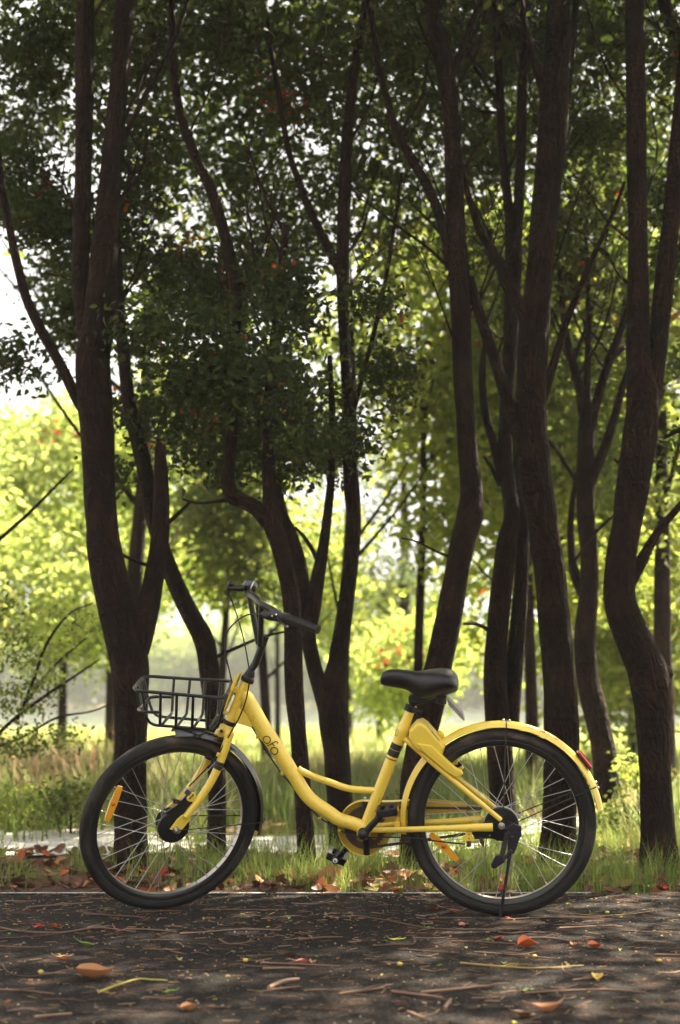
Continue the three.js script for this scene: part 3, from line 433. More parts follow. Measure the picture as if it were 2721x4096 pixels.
// ---------- the bicycle: its own frame has x to the rear, y up in the plane of the wheels, z to its left side (towards the camera) ----------
const bicycle = thing('bicycle', 'yellow step-through bicycle with black basket and saddle, leaning on its kickstand on the road', 'bicycle');
bicycle.rotation.order = 'YXZ'; bicycle.rotation.set(8.4 * DEG, -6 * DEG, 0);
bicycle.position.copy(ray(2006, 3287).at(4.921, V())).sub(V(0, 0.325, 0).applyEuler(bicycle.rotation));
bicycle.updateMatrixWorld();
const zoom = (ox, oy, s) => (x, y) => [ox + x / s, oy + y / s];      // readings taken from enlarged details
const A = zoom(840, 2620, 3.92), B = zoom(860, 2280, 3.5636), C = zoom(1260, 3050, 3.136), D = zoom(1480, 2640, 3.2667), E = zoom(500, 2640, 3.136),
  FW = zoom(300, 2900, 1.96), RW = zoom(1600, 2860, 1.912), HH = zoom(250, 2800, 1.3067), KS = zoom(1850, 3220, 4.92), FH = zoom(600, 3100, 5.2267), CR = zoom(1420, 3140, 5.2267), MG = zoom(2050, 2840, 4.2378);
const into = (o) => { o.updateMatrixWorld(); const inv = o.matrixWorld.clone().invert(); return ([px, py], z = 0) => { const r = ray(px, py); r.applyMatrix4(inv); return r.at((z - r.origin.z) / r.direction.z, V()); }; };
const L = into(bicycle);
const steer = new THREE.Object3D();                                  // turned fork and bars: y up the head tube, x to the rear
steer.position.copy(L(A(309, 1066)));
steer.quaternion.setFromAxisAngle(V(0, 0, 1), -22.5 * DEG).multiply(new THREE.Quaternion().setFromAxisAngle(V(0, 1, 0), 32 * DEG));
bicycle.add(steer); const S = into(steer); bicycle.remove(steer);
const toBike = (p) => p.clone().applyQuaternion(steer.quaternion).add(steer.position);
const part = (name, g, m, parent = bicycle) => mesh(name, g, m, parent);
const steered = (name, g, m) => { const o = mesh(name, g, m, bicycle); o.position.copy(steer.position); o.quaternion.copy(steer.quaternion); return o; };
const steeredGroup = (name) => { const o = new THREE.Group(); o.name = name; bicycle.add(o); o.position.copy(steer.position); o.quaternion.copy(steer.quaternion); return o; };
const group = (name) => { const o = new THREE.Group(); o.name = name; bicycle.add(o); return o; };
const pts = (map, z, ...list) => list.map(([x, y, dz]) => L(map(x, y), dz ?? z));
const spts = (map, z, ...list) => list.map(([x, y, dz]) => S(map(x, y), dz ?? z));
const ring = (r, t, z0, z1, segs = 48) => disc([[r - t, z0], [r, z0], [r, z1], [r - t, z1], [r - t, z0]], segs);

// frame
const headLow = L(A(309, 1066)), headUp = L(A(585, 400)), axis = headUp.clone().sub(headLow).normalize();
const along = (t) => headLow.clone().addScaledVector(axis, t), headLength = headUp.distanceTo(headLow);
part('head_tube', sweep([along(0), along(headLength)], 0.0195, { radial: 28, segments: 1 }), M.yellow);
const downPath = pts(A, 0, [505, 560], [590, 705], [690, 895], [815, 1110], [1140, 1600]).concat(pts(HH, 0, [1205, 385], [1288, 510]), pts(C, 0, [180, 628], [300, 710], [480, 765], [615, 815]));
const downTube = part('down_tube', sweep(downPath, [0.0190, 0.0268, 0.0292, 0.0288, 0.0262, 0.0250, 0.0242, 0.0238, 0.0236, 0.0235, 0.023], { radial: 32, step: 0.008 }), M.yellow);
part('gusset', moved(extrude(pts(A, 0, [430, 820], [420, 1030], [648, 1106], [700, 1090], [520, 880]).map((p) => [p.x, p.y]), 0.024, 0.004), 0, 0, -0.012), M.yellow);
const stLow = L(C(612, 850)), stUp = L(D(523, 672)), stAxis = stUp.clone().sub(stLow).normalize(), stLen = stUp.distanceTo(stLow);
const seatTube = lathe([[0.0200, 0], [0.0200, stLen - 0.155], [0.0202, stLen - 0.13], [0.0222, stLen - 0.098], [0.0228, stLen - 0.075], [0.0222, stLen - 0.062], [0.0180, stLen - 0.042], [0.0168, stLen - 0.030], [0.0165, stLen], [0.013, stLen]], 36);
const stQ = new THREE.Quaternion().setFromUnitVectors(V(0, 1, 0), stAxis);
const onSeatTube = (g) => g.applyMatrix4(new THREE.Matrix4().compose(stLow, stQ, V(1, 1, 1)));
const seatTubeMesh = part('seat_tube', onSeatTube(seatTube), M.yellow);
for (const [px, py, h] of [[355, 1130, 0.0115], [322, 1215, 0.0115], [291, 1290, 0.0018]]) {
  const y = L(D(px, py)).sub(stLow).dot(stAxis), r = 0.0208 + Math.max(0, y - stLen + 0.13) * 0.062;
  part('painted_band', onSeatTube(lathe([[r - 0.002, y - h], [r, y - h], [r + (y > stLen - 0.13 ? h * 0.1 : 0), y + h], [r - 0.002, y + h]], 36)), M.paint, seatTubeMesh);
}
part('top_tube', sweep(pts(A, 0, [1380, 1775], [1440, 1822]).concat(pts(C, 0, [0, 182], [200, 252], [390, 318], [560, 342], [770, 355])), 0.0120, { radial: 20, step: 0.01 }), M.yellow);
part('bottom_bracket_shell', moved(disc([[0, -0.036], [0.0235, -0.036], [0.0235, 0.036], [0.019, 0.036], [0.017, 0.030], [0, 0.030]], 36), ...L(C(620, 858)).toArray()), M.yellow);
const hub = V(0, 0.325, 0);
for (const s of [1, -1]) {
  const a = L(D(452, 1032), 0.022), b = L(RW(748, 782), 0.058), c = L(RW(772, 802), 0.060), f = (p, z) => V(p.x, p.y, s * z);
  part('seat_stay', sweep([f(a, 0.016), f(a.clone().lerp(b, 0.3), 0.040), f(a.clone().lerp(b, 0.65), 0.052), f(b, 0.059), f(c, 0.060)], [0.0092, 0.0092, 0.0088, 0.0085, 0.0070], { radial: 16, step: 0.01 }), M.yellow);
  const p = pts(C, 0, [690, 852, 0.030]).concat(pts(RW, 0, [40, 876, 0.045], [350, 868, 0.052], [560, 862, 0.056], [712, 858, 0.058]));
  part('chain_stay', sweep(p.map((q) => f(q, q.z)), [0.0100, 0.0100, 0.0105, 0.0140, 0.0148], { radial: 20, step: 0.01, squash: 0.8 }), M.yellow);
  const dp = pts(RW, 0.058, [690, 832], [790, 805], [850, 815], [872, 870], [835, 905], [700, 892]);
  part('dropout', moved(extrude(dp.map((q) => [q.x, q.y]), 0.005, 0.0008), 0, 0, s * 0.058 - 0.0025), M.black);
}
part('stay_bridge', join([bar(L(C(1030, 770), 0.038), L(C(1030, 770), 0.038).setZ(-0.038), 0.008), moved(new RoundedBoxGeometry(0.018, 0.022, 0.008, 2, 0.002), ...L(C(1032, 775), 0.03).toArray())]), M.yellow);
// headset
const lift = (g, t, m = axis) => g.applyMatrix4(new THREE.Matrix4().compose(along(t), new THREE.Quaternion().setFromUnitVectors(V(0, 1, 0), axis), V(1, 1, 1)));
const headset = group('headset');
part('upper_race', lift(lathe([[0.010, -0.004], [0.0228, -0.004], [0.0245, 0.000], [0.0245, 0.007], [0.0228, 0.011], [0.010, 0.011]], 40), headLength), M.plastic, headset);
part('bearing_ring', lift(lathe([[0.010, 0.010], [0.0215, 0.010], [0.0222, 0.014], [0.021, 0.018], [0.010, 0.018]], 40), headLength), M.rust, headset);
part('rubber_boot', lift(lathe([[0.010, 0.017], [0.0190, 0.017], [0.0196, 0.022], [0.0170, 0.026], [0.0174, 0.030], [0.0140, 0.036], [0.0125, 0.040], [0.0090, 0.040]], 40), headLength), M.plastic, headset);
part('lower_race', lift(lathe([[0.010, -0.006], [0.0222, -0.006], [0.0240, -0.002], [0.0240, 0.005], [0.0215, 0.009], [0.010, 0.009]], 40), 0.0), M.plastic, headset);
// lettering on the down tube: strokes laid on the curved paint
const onDown = (list, r) => sweep(list.map(([x, y]) => {
  const p = L(A(x, y), 0.02); let best = 9, at = 0;
  for (let i = 0; i + 1 < downPath.length; i++) { const a = downPath[i], b = downPath[i + 1], t = Math.max(0, Math.min(1, p.clone().setZ(0).sub(a).dot(b.clone().sub(a)) / a.distanceToSquared(b))), d = a.clone().lerp(b, t).distanceTo(p.clone().setZ(0)); if (d < best) best = d; }
  p.z = Math.sqrt(Math.max(1e-6, 0.0272 * 0.0272 - best * best)); at = p; return p;
}), r, { radial: 6, step: 0.002, closed: list.closed ?? false });
const circle = (cx, cy, r, n = 20) => { const o = Array.from({ length: n }, (_, i) => [cx + r * Math.cos(i / n * 2 * Math.PI), cy + r * Math.sin(i / n * 2 * Math.PI)]); o.closed = true; return o; };
part('lettering', join([onDown(circle(897, 1325, 57), 0.0020), onDown(circle(1013, 1500, 57), 0.0020), onDown([[903, 1424], [955, 1396], [1005, 1368], [1036, 1355], [1054, 1364], [1066, 1391]], 0.0020), onDown([[968, 1376], [994, 1396], [1020, 1420]], 0.0019)]), M.paint, downTube);
// stickers
const onSeat = (list, r, fill) => list.map(([x, y]) => { const p = L(C(x, y), 0.018), q = p.clone().setZ(0).sub(stLow), d = q.addScaledVector(stAxis, -q.dot(stAxis)).length(); p.z = Math.sqrt(Math.max(1e-6, 0.0206 * 0.0206 - d * d)); return p; });
const sticker = (list, lines) => {
  const c = onSeat(list); c.push(c[0].clone());
  const g = [sweep(c, 0.0006, { radial: 6, segments: 30, tension: 0 })];
  for (const l of lines) g.push(sweep(onSeat(l), 0.0008, { radial: 6, segments: 4 }));
  part('sticker', join(g), M.paint, seatTubeMesh);
};
sticker([[812, 447], [858, 440], [832, 505], [792, 495]], [[[818, 485], [838, 488]], [[836, 462], [848, 464]]]);
sticker([[788, 540], [822, 540], [790, 628], [752, 622]], [[[768, 588], [788, 592]], [[763, 603], [783, 607]], [[792, 574], [806, 562]]]);
{ // square code label near the top of the seat tube, without its code
  const q = [[352, 905], [376, 922], [352, 992], [328, 978]].map(([x, y]) => { const p = L(D(x, y), 0.012), w = p.clone().setZ(0).sub(stLow), d = w.addScaledVector(stAxis, -w.dot(stAxis)).length(); p.z = Math.sqrt(Math.max(1e-6, 0.0232 * 0.0232 - d * d)); return p; });
  q.push(q[0].clone()); part('sticker', sweep(q, 0.0007, { radial: 6, segments: 24, tension: 0 }), M.paint, seatTubeMesh);
}

// wheels
const tyreProfile = []; for (let i = 0; i <= 40; i++) { const a = i / 40 * 2 * Math.PI, rib = 1 + 0.022 * Math.max(0, Math.sin(9 * a)) * (Math.cos(a) < 0.8 ? 1 : 0); tyreProfile.push([0.3030 + 0.0218 * rib * Math.cos(a), 0.0215 * rib * Math.sin(a)]); }
const tyreGeometry = disc(tyreProfile, 160);
const rimGeometry = disc([[0.2700, -0.0105], [0.2655, -0.006], [0.2655, 0.006], [0.2700, 0.0105], [0.2830, 0.0140], [0.2895, 0.0140], [0.2895, -0.0140], [0.2830, -0.0140], [0.2700, -0.0105]], 160);
const treadMap = texture(1024, 128, true, (u, v) => { const n = fbm(u, v, 60, 8, 3, 41), dust = Math.max(0, fbm(u, v, 18, 4, 4, 47) - 0.5) * 1.2 * (0.35 + n), k = 0.115 + 0.03 * n; return [k + dust * 0.55, k * 0.96 + dust * 0.45, k * 0.93 + dust * 0.38]; });
const treadBump = texture(1024, 128, false, (u, v) => { const e = Math.min(1, Math.abs((v * 2 % 1) - 0.5) * 4), k = ((u * 180 + Math.abs(v - 0.5) * 14) % 1) < 0.5 ? 1 : 0.35; const h = 0.6 * fbm(u, v, 128, 16, 2, 5) + 0.4 * k * (1 - e * 0.3); return [h, h, h]; });
const rubber = new THREE.MeshPhysicalMaterial({ specularIntensity: 0.5, map: treadMap, bumpMap: treadBump, bumpScale: 0.0012, roughness: 0.72 });
const nippleGeometry = new THREE.CylinderGeometry(0.0019, 0.0023, 0.013, 8).translate(0, -0.0065, 0);
const rimBlack = phys(0.011, 0.011, 0.012, 0.3, 0, { clearcoat: 0.5, clearcoatRoughness: 0.2 });
const liningMat = std(0.42, 0.38, 0.35, 0.42, 0.9);
function wheel(name, turn, drum) {
  const w = group(name);
  part('tyre', tyreGeometry, rubber, w); part('rim', rimGeometry, rimBlack, w);
  part('rim_lining', disc([[0.2652, -0.0105], [0.2646, 0], [0.2652, 0.0105]], 120), liningMat, w);
  part('hub', disc([[0, -0.05], [0.012, -0.05], [0.012, -0.034], [0.044, -0.032], [0.046, -0.026], [0.022, -0.022], [0.022, 0.020], [drum - 0.006, 0.022], [drum - 0.002, 0.026], [drum - 0.002, 0.034], [0.012, 0.034], [0.012, 0.05], [0, 0.05]], 56), M.black, w);
  for (let i = 0; i < 36; i++) {
    const side = i % 2 ? 1 : -1, pair = (i >> 1) % 2 ? 1 : -1, a = turn + i / 36 * 2 * Math.PI, b = a + pair * 58 * DEG, r = side > 0 ? drum - 0.006 : 0.043;
    const p = V(r * Math.cos(b), r * Math.sin(b), side * 0.028), q = V(0.2690 * Math.cos(a), 0.2690 * Math.sin(a), side * 0.002), d = q.clone().sub(p).normalize();
    const n = nippleGeometry.clone().applyMatrix4(new THREE.Matrix4().compose(q, new THREE.Quaternion().setFromUnitVectors(V(0, 1, 0), d), V(1, 1, 1)));
    part('spoke', join([bar(p, q, 0.00135, 6), n]), M.spoke, w);
  }
  return w;
}
const rear = wheel('rear_wheel', 5 * DEG, 0.056); rear.position.copy(hub);
const front = wheel('front_wheel', 3 * DEG, 0.055); const fc = S([682, 3291]);
front.position.copy(toBike(fc)); front.quaternion.copy(steer.quaternion);
const reflectorOutline = (len, wid) => [[-len, -wid * 0.62], [-len * 0.8, -wid * 0.8], [0, -wid], [len * 0.8, -wid * 0.8], [len, -wid * 0.62], [len, wid * 0.62], [len * 0.8, wid * 0.8], [0, wid], [-len * 0.8, wid * 0.8], [-len, wid * 0.62]];
function spokeReflector(w, at, end) {
  const o = Math.atan2(end.y - at.y, end.x - at.x);
  const g = join([moved(extrude(reflectorOutline(0.064, 0.0122), 0.006, 0.0012), 0, 0, 0), ...[-4, -3, -2, 2, 3, 4].map((k) => moved(new THREE.BoxGeometry(0.0016, 0.017, 0.002), k * 0.0125, 0, 0.0082))]);
  const m = part('spoke_reflector', g, M.amber, w); m.position.copy(at); m.rotation.z = o;
  return m;
}
const wInto = (w) => { w.updateMatrixWorld(); return into(w); };
bicycle.updateMatrixWorld();
const Rl = wInto(rear), Fl = wInto(front);
const mid = (f, map, a, b, z) => [f(map((a[0] + b[0]) / 2, (a[1] + b[1]) / 2), z), f(map(...b), z)];
spokeReflector(rear, ...mid(Rl, RW, [240, 912], [432, 1100], 0.012));
spokeReflector(front, ...mid(Fl, FW, [350, 484], [251, 742], 0.014));
for (const [w, f, map, p] of [[rear, Rl, RW, [335, 1006]], [front, Fl, FW, [301, 619]]]) { const c = f(map(...p), 0.021); part('reflector_pin', moved(disc([[0, -0.004], [0.0075, -0.004], [0.0070, 0.002], [0.004, 0.004], [0, 0.004]], 20), c.x, c.y, c.z), M.amberDeep, w); }

// hub nuts, brakes
function axleNut(at, place) {
  const n = place('axle_nut', join([moved(disc([[0, 0.000], [0.0118, 0.000], [0.0118, 0.003], [0, 0.003]], 32), 0, 0, 0), moved(new THREE.CylinderGeometry(0.0092, 0.0088, 0.010, 6).rotateX(Math.PI / 2), 0, 0, 0.008), moved(new THREE.CylinderGeometry(0.0052, 0.0052, 0.010, 16).rotateX(Math.PI / 2), 0, 0, 0.016)]), M.steel);
  return n;
}
{ const n = axleNut(0, (name, g, m) => part(name, g, m)); n.position.copy(hub).add(V(0, 0, 0.0615)); }
{ const n = axleNut(0, (name, g, m) => steered(name, g.translate(fc.x, fc.y, 0.062), m)); }
const brakeRear = group('rear_brake');
part('drum_cover', disc([[0, 0.041], [0.054, 0.039], [0.058, 0.036], [0.0585, 0.030], [0.056, 0.027], [0, 0.027]], 56).translate(0, 0.325, 0), M.black, brakeRear);
part('drum_edge', disc([[0.0560, 0.030], [0.0598, 0.030], [0.0598, 0.020], [0.0560, 0.020]], 56).translate(0, 0.325, 0), M.steel, brakeRear);
part('torque_arm', moved(extrude(pts(KS, 0.042, [400, 345], [620, 290], [700, 560], [760, 690], [560, 650], [240, 665], [185, 535], [380, 480]).map((q) => [q.x, q.y]), 0.004, 0.0008), 0, 0, 0.040), M.black, brakeRear);
const clampPts = pts(KS, 0.054, [70, 515], [185, 535], [178, 595], [232, 640], [225, 690], [190, 705], [30, 700], [0, 660], [20, 610], [62, 590]);
part('cable_clamp', moved(extrude(clampPts.map((q) => [q.x, q.y]), 0.004, 0.001), 0, 0, 0.052), M.yellow, brakeRear);
part('cable_stop', moved(new RoundedBoxGeometry(0.016, 0.018, 0.014, 2, 0.002), ...L(KS(128, 765), 0.052).toArray()), M.rust, brakeRear);
const coil = (a, b, r, turns, wire) => { const d = b.clone().sub(a), len = d.length(), q = new THREE.Quaternion().setFromUnitVectors(V(0, 1, 0), d.normalize()), list = []; for (let i = 0; i <= turns * 10; i++) { const t = i / (turns * 10), w = t * turns * 2 * Math.PI; list.push(V(r * Math.cos(w), t * len, r * Math.sin(w)).applyQuaternion(q).add(a)); } return sweep(list, wire, { radial: 5, segments: turns * 12 }); };
part('return_spring', coil(L(KS(180, 745), 0.052), L(KS(330, 720), 0.052), 0.0045, 9, 0.0009), M.brass, brakeRear);
part('brake_arm', join([moved(extrude(pts(KS, 0.050, [325, 655], [385, 650], [432, 735], [412, 828], [350, 745]).map((q) => [q.x, q.y]), 0.004, 0.001), 0, 0, 0.047), moved(new THREE.CylinderGeometry(0.007, 0.007, 0.012, 6).rotateX(Math.PI / 2), ...L(KS(395, 725), 0.054).toArray())]), M.rust, brakeRear);
part('bolt', join([[538, 602], [122, 573], [130, 655]].map(([x, y]) => moved(new THREE.SphereGeometry(0.0032, 12, 8), ...L(KS(x, y), 0.058).toArray()))), M.brass, brakeRear);

// kickstand
const kick = group('kickstand');
part('bracket', moved(extrude(pts(KS, 0.070, [840, 470], [1010, 380], [1150, 430], [1150, 600], [1110, 660], [1060, 830], [1010, 940], [900, 955], [905, 760], [930, 560]).map((q) => [q.x, q.y]), 0.012, 0.002), 0, 0, 0.062), M.blued, kick);
part('pivot', join([[980, 632, 0.006], [942, 905, 0.007], [893, 530, 0.0045]].map(([x, y, r]) => moved(disc([[0, 0], [r, 0], [r, 0.004], [r * 0.5, 0.006], [0, 0.006]], 20), ...L(KS(x, y), 0.076).toArray()))), M.rust, kick);
part('spring', coil(L(KS(893, 540), 0.084), L(KS(775, 1010), 0.088), 0.0078, 20, 0.0017), M.black, kick);
part('lever', moved(extrude(pts(KS, 0.090, [660, 1010], [745, 990], [800, 1040], [820, 1110], [700, 1190], [640, 1236], [590, 1220], [580, 1160]).map((q) => [q.x, q.y]), 0.010, 0.003), 0, 0, 0.083), M.blued, kick);
part('lever_link', sweep([L(KS(942, 905), 0.080), L(KS(880, 1000), 0.084), L(KS(790, 1080), 0.088)], 0.006, { radial: 10 }), M.black, kick);
const foot = bicycle.worldToLocal(onGround(2001.5 / K, 3674 / K).setY(0.006));
part('leg', sweep([L(KS(935, 940), 0.078), L(KS(912, 1140), 0.080), L(KS(880, 1340), 0.079), foot], [0.0072, 0.0064, 0.0054, 0.0052], { radial: 14, step: 0.03, tension: 0.2 }), M.blued, kick);

// mudguards
function mudguard(r, a0, a1, width, drop, thick, centre = V(0, 0, 0)) {            // a curved strip, angles in degrees
  const rows = 90, cols = 12, pos = [], idx = [], uv = [];
  for (const side of [0, 1]) for (let i = 0; i <= rows; i++) for (let j = 0; j <= cols; j++) {
    const a = (a0 + (a1 - a0) * i / rows) * DEG, t = j / cols * 2 - 1, end = 1, z = t * width / 2, d = drop * Math.pow(Math.abs(t), 2.6), q = r - d - side * thick;
    pos.push(centre.x + q * Math.cos(a), centre.y + q * Math.sin(a), centre.z + z * (side ? 0.96 : 1)); uv.push(i / rows, j / cols);
  }
  const n = (rows + 1) * (cols + 1), at = (s, i, j) => s * n + i * (cols + 1) + j, quad = (a, b, c, d) => idx.push(a, b, c, a, c, d);
  for (let i = 0; i < rows; i++) for (let j = 0; j < cols; j++) { quad(at(0, i, j), at(0, i, j + 1), at(0, i + 1, j + 1), at(0, i + 1, j)); quad(at(1, i, j), at(1, i + 1, j), at(1, i + 1, j + 1), at(1, i, j + 1)); }
  for (let i = 0; i < rows; i++) for (const j of [0, cols]) quad(at(0, i, j), at(0, i + 1, j), at(1, i + 1, j), at(1, i, j));
  for (let j = 0; j < cols; j++) for (const i of [0, rows]) quad(at(0, i, j), at(1, i, j), at(1, i, j + 1), at(0, i, j + 1));
  const g = new THREE.BufferGeometry(); g.setAttribute('position', new THREE.Float32BufferAttribute(pos, 3)); g.setAttribute('uv', new THREE.Float32BufferAttribute(uv, 2)); g.setIndex(idx);
  const flip = new THREE.BufferGeometry().copy(g); flip.computeVertexNormals(); return flip;
}
const rearGuard = group('rear_mudguard');
part('guard', mudguard(0.351, 187, 8, 0.058, 0.019, 0.0016, hub), M.yellow, rearGuard);
const tilted = (a, r, g, z = 0) => g.applyMatrix4(new THREE.Matrix4().compose(V(hub.x + r * Math.cos(a), hub.y + r * Math.sin(a), z), new THREE.Quaternion().setFromAxisAngle(V(0, 0, 1), a - Math.PI / 2), V(1, 1, 1)));
{
  const aOf = (map, x, y) => { const p = L(map(x, y), 0).sub(hub); return Math.atan2(p.y, p.x); };
  const a = (aOf(RW, 1345, 290) + aOf(RW, 1440, 415)) / 2;
  part('rear_reflector', join([tilted(a, 0.360, new RoundedBoxGeometry(0.071, 0.012, 0.040, 3, 0.005)), tilted(a, 0.366, moved(new THREE.BoxGeometry(0.060, 0.004, 0.004), 0, 0, 0.008)), tilted(a, 0.366, moved(new THREE.BoxGeometry(0.060, 0.004, 0.004), 0, 0, -0.008))]), M.red, rearGuard);
  part('reflector_backing', tilted(a, 0.3545, new RoundedBoxGeometry(0.074, 0.006, 0.043, 2, 0.002)), M.plastic, rearGuard);
  for (const [map, x, y] of [[RW, 790, 48], [RW, 838, 49], [RW, 1490, 515], [RW, 1506, 556]]) part('bolt', tilted(aOf(map, x, y), 0.353, new THREE.SphereGeometry(0.0048, 14, 10), 0.004), M.steel, rearGuard);
  // worn black lettering along the crown of the guard
  const marks = []; let k = 0;
  for (let t = 0; t < 26; t++) { const b = aOf(MG, 262, 275) + (aOf(MG, 750, 495) - aOf(MG, 262, 275)) * (t + 0.2 * hash(t, 1, 3)) / 25; if ([7, 8, 15, 21].includes(t)) continue; const across = hash(t, 2, 5) < 0.45;
    marks.push(tilted(b, 0.3482, moved(new THREE.BoxGeometry(across ? 0.0052 : 0.0015, 0.0016, across ? 0.0016 : 0.0080), 0, 0, 0.0165 + 0.003 * hash(t, 4, 1), 0.32))); }
  part('lettering', join(marks), M.paint, rearGuard);
  const wire = (list) => sweep(list, 0.0021, { radial: 8, step: 0.006, tension: 0.3 });
  const loop = (ang, start) => { const out = []; for (const s of [1, -1]) out.push(V(start.x, start.y, s * start.z)); const top = (z, r) => V(hub.x + r * Math.cos(ang), hub.y + r * Math.sin(ang), z); return [out[0], top(0.033, 0.325), top(0.030, 0.343), top(0, 0.3545), top(-0.030, 0.343), top(-0.033, 0.325), out[1]]; };
  part('stay_wire', wire(loop(aOf(RW, 814, 60), L(RW(790, 815), 0.064))), M.black, rearGuard);
  part('stay_wire', wire(loop(aOf(RW, 1490, 540), L(RW(805, 858), 0.064))), M.black, rearGuard);
}
const frontGuard = steeredGroup('front_mudguard');
{
  const g0 = S(E(610, 862), 0).sub(fc), g1 = S(FW(1480, 850), 0).sub(fc), deg = (p) => Math.atan2(p.y, p.x) / DEG;
  part('guard', mudguard(0.350, deg(g0) < 0 ? deg(g0) + 360 : deg(g0), deg(g1), 0.056, 0.020, 0.0016, fc), M.blackGloss, frontGuard);
  const wire = (list) => sweep(list, 0.0021, { radial: 8, step: 0.006, tension: 0.3 });
  const a = deg(S(FW(1500, 735), 0).sub(fc)) * DEG, top = (z, r) => V(fc.x + r * Math.cos(a), fc.y + r * Math.sin(a), z), s = V(fc.x + 0.012, fc.y + 0.002, 0.064);
  part('stay_wire', wire([s, top(0.033, 0.325), top(0.029, 0.340), top(0, 0.3535), top(-0.029, 0.340), top(-0.033, 0.325), s.clone().setZ(-0.064)]), M.black, frontGuard);
  part('bolt', join([0.006, -0.006].map((z) => moved(new THREE.SphereGeometry(0.004, 10, 8), ...top(z, 0.355).toArray()))), M.rust, frontGuard);
}

// fork
const fork = steeredGroup('fork');
part('crown', join([moved(lathe([[0.012, -0.046], [0.018, -0.040], [0.0215, -0.022], [0.0205, -0.006], [0.012, -0.006]], 32), 0, 0, 0), moved(new RoundedBoxGeometry(0.036, 0.034, 0.094, 4, 0.014), -0.002, -0.034, 0)]), M.yellow, fork);
for (const s of [1, -1]) {
  const p = spts(FW, 0.050, [1205, 100, 0.042], [1168, 210, 0.047], [1128, 318, 0.050], [1070, 440, 0.052], [985, 572, 0.054], [915, 660, 0.056], [868, 722, 0.058]);
  const leg = part('leg', sweep(p.map((q) => V(q.x, q.y, s * q.z)), [0.0150, 0.0152, 0.0148, 0.0142, 0.0132, 0.0125, 0.0120], { radial: 22, step: 0.01 }), M.yellow, fork);
  const end = spts(FW, 0.058, [880, 700], [905, 735], [815, 845], [790, 842], [812, 800], [795, 790], [768, 822], [748, 815], [800, 745], [840, 708]);
  part('fork_end', moved(extrude(end.map((q) => [q.x, q.y]), 0.005, 0.001), 0, 0, s * 0.058 - 0.0025), M.yellow, fork);
  for (const t of [2, 2.28]) { const a = p[2].clone().lerp(t === 2 ? p[1] : p[3], t === 2 ? 0.16 : 0.10), d = p[3].clone().sub(p[1]).normalize(); a.z *= s; d.z *= s;
    part('painted_band', sweep([a.clone().addScaledVector(d, -0.0068), a.clone().addScaledVector(d, 0.0068)], 0.01555, { radial: 22, segments: 2 }), M.paint, leg); }
  part('cable_guide', moved(new RoundedBoxGeometry(0.012, 0.014, 0.010, 2, 0.003), ...(() => { const q = S(FW(1124, 232), 0.056); return [q.x, q.y, s * 0.056]; })()), M.yellow, fork);
}
part('guard_tab', moved(extrude(spts(A, 0, [210, 1105], [150, 1150], [95, 1225], [120, 1260], [215, 1260], [240, 1180]).map((q) => [q.x, q.y]), 0.006, 0.001), 0, 0, 0.006), M.yellow, fork);
part('bolt', moved(new THREE.CylinderGeometry(0.0055, 0.0055, 0.010, 6).rotateX(Math.PI / 2), ...S(A(178, 1192), 0.016).toArray()), M.rust, fork);
const brakeFront = steeredGroup('front_brake');
part('drum_cover', disc([[0, 0.044], [0.054, 0.042], [0.0575, 0.039], [0.0580, 0.032], [0.056, 0.029], [0, 0.029]], 56).translate(fc.x, fc.y, 0), M.black, brakeFront);
part('torque_arm', moved(extrude(spts(FH, 0.046, [300, 800], [560, 640], [760, 430], [900, 360], [900, 600], [700, 800], [620, 900]).map((q) => [q.x, q.y]), 0.004, 0.0008), 0, 0, 0.0435), M.black, brakeFront);
part('cable_clamp', moved(extrude(spts(FH, 0.056, [890, 362], [940, 375], [950, 430], [990, 480], [970, 540], [900, 590], [880, 545], [830, 552], [780, 520], [778, 478]).map((q) => [q.x, q.y]), 0.004, 0.001), 0, 0, 0.054), M.yellow, brakeFront);
part('clamp_slot', moved(extrude(spts(FH, 0.060, [905, 405], [918, 420], [838, 508], [818, 496]).map((q) => [q.x, q.y]), 0.002, 0.0005), 0, 0, 0.0578), M.rust, brakeFront);
part('cable_stop', moved(extrude(spts(FH, 0.050, [765, 270], [850, 350], [810, 440], [750, 400], [705, 345]).map((q) => [q.x, q.y]), 0.012, 0.001), 0, 0, 0.045), M.steel, brakeFront);
part('return_spring', coil(S(FH(770, 255), 0.052), S(FH(555, 515), 0.050), 0.0042, 13, 0.0008), M.brass, brakeFront);
part('brake_arm', join([moved(extrude(spts(FH, 0.048, [440, 495], [560, 505], [650, 540], [620, 600], [500, 590], [490, 540]).map((q) => [q.x, q.y]), 0.004, 0.0008), 0, 0, 0.046), ...[[530, 520], [548, 560]].map(([x, y]) => moved(new THREE.SphereGeometry(0.0042, 10, 8), ...S(FH(x, y), 0.053).toArray()))]), M.rust, brakeFront);
part('bolt', join([[550, 745], [160, 1225], [812, 1225]].map(([x, y]) => moved(new THREE.SphereGeometry(0.0036, 10, 8), ...S(FH(x, y), 0.044).toArray()))), M.brass, brakeFront);

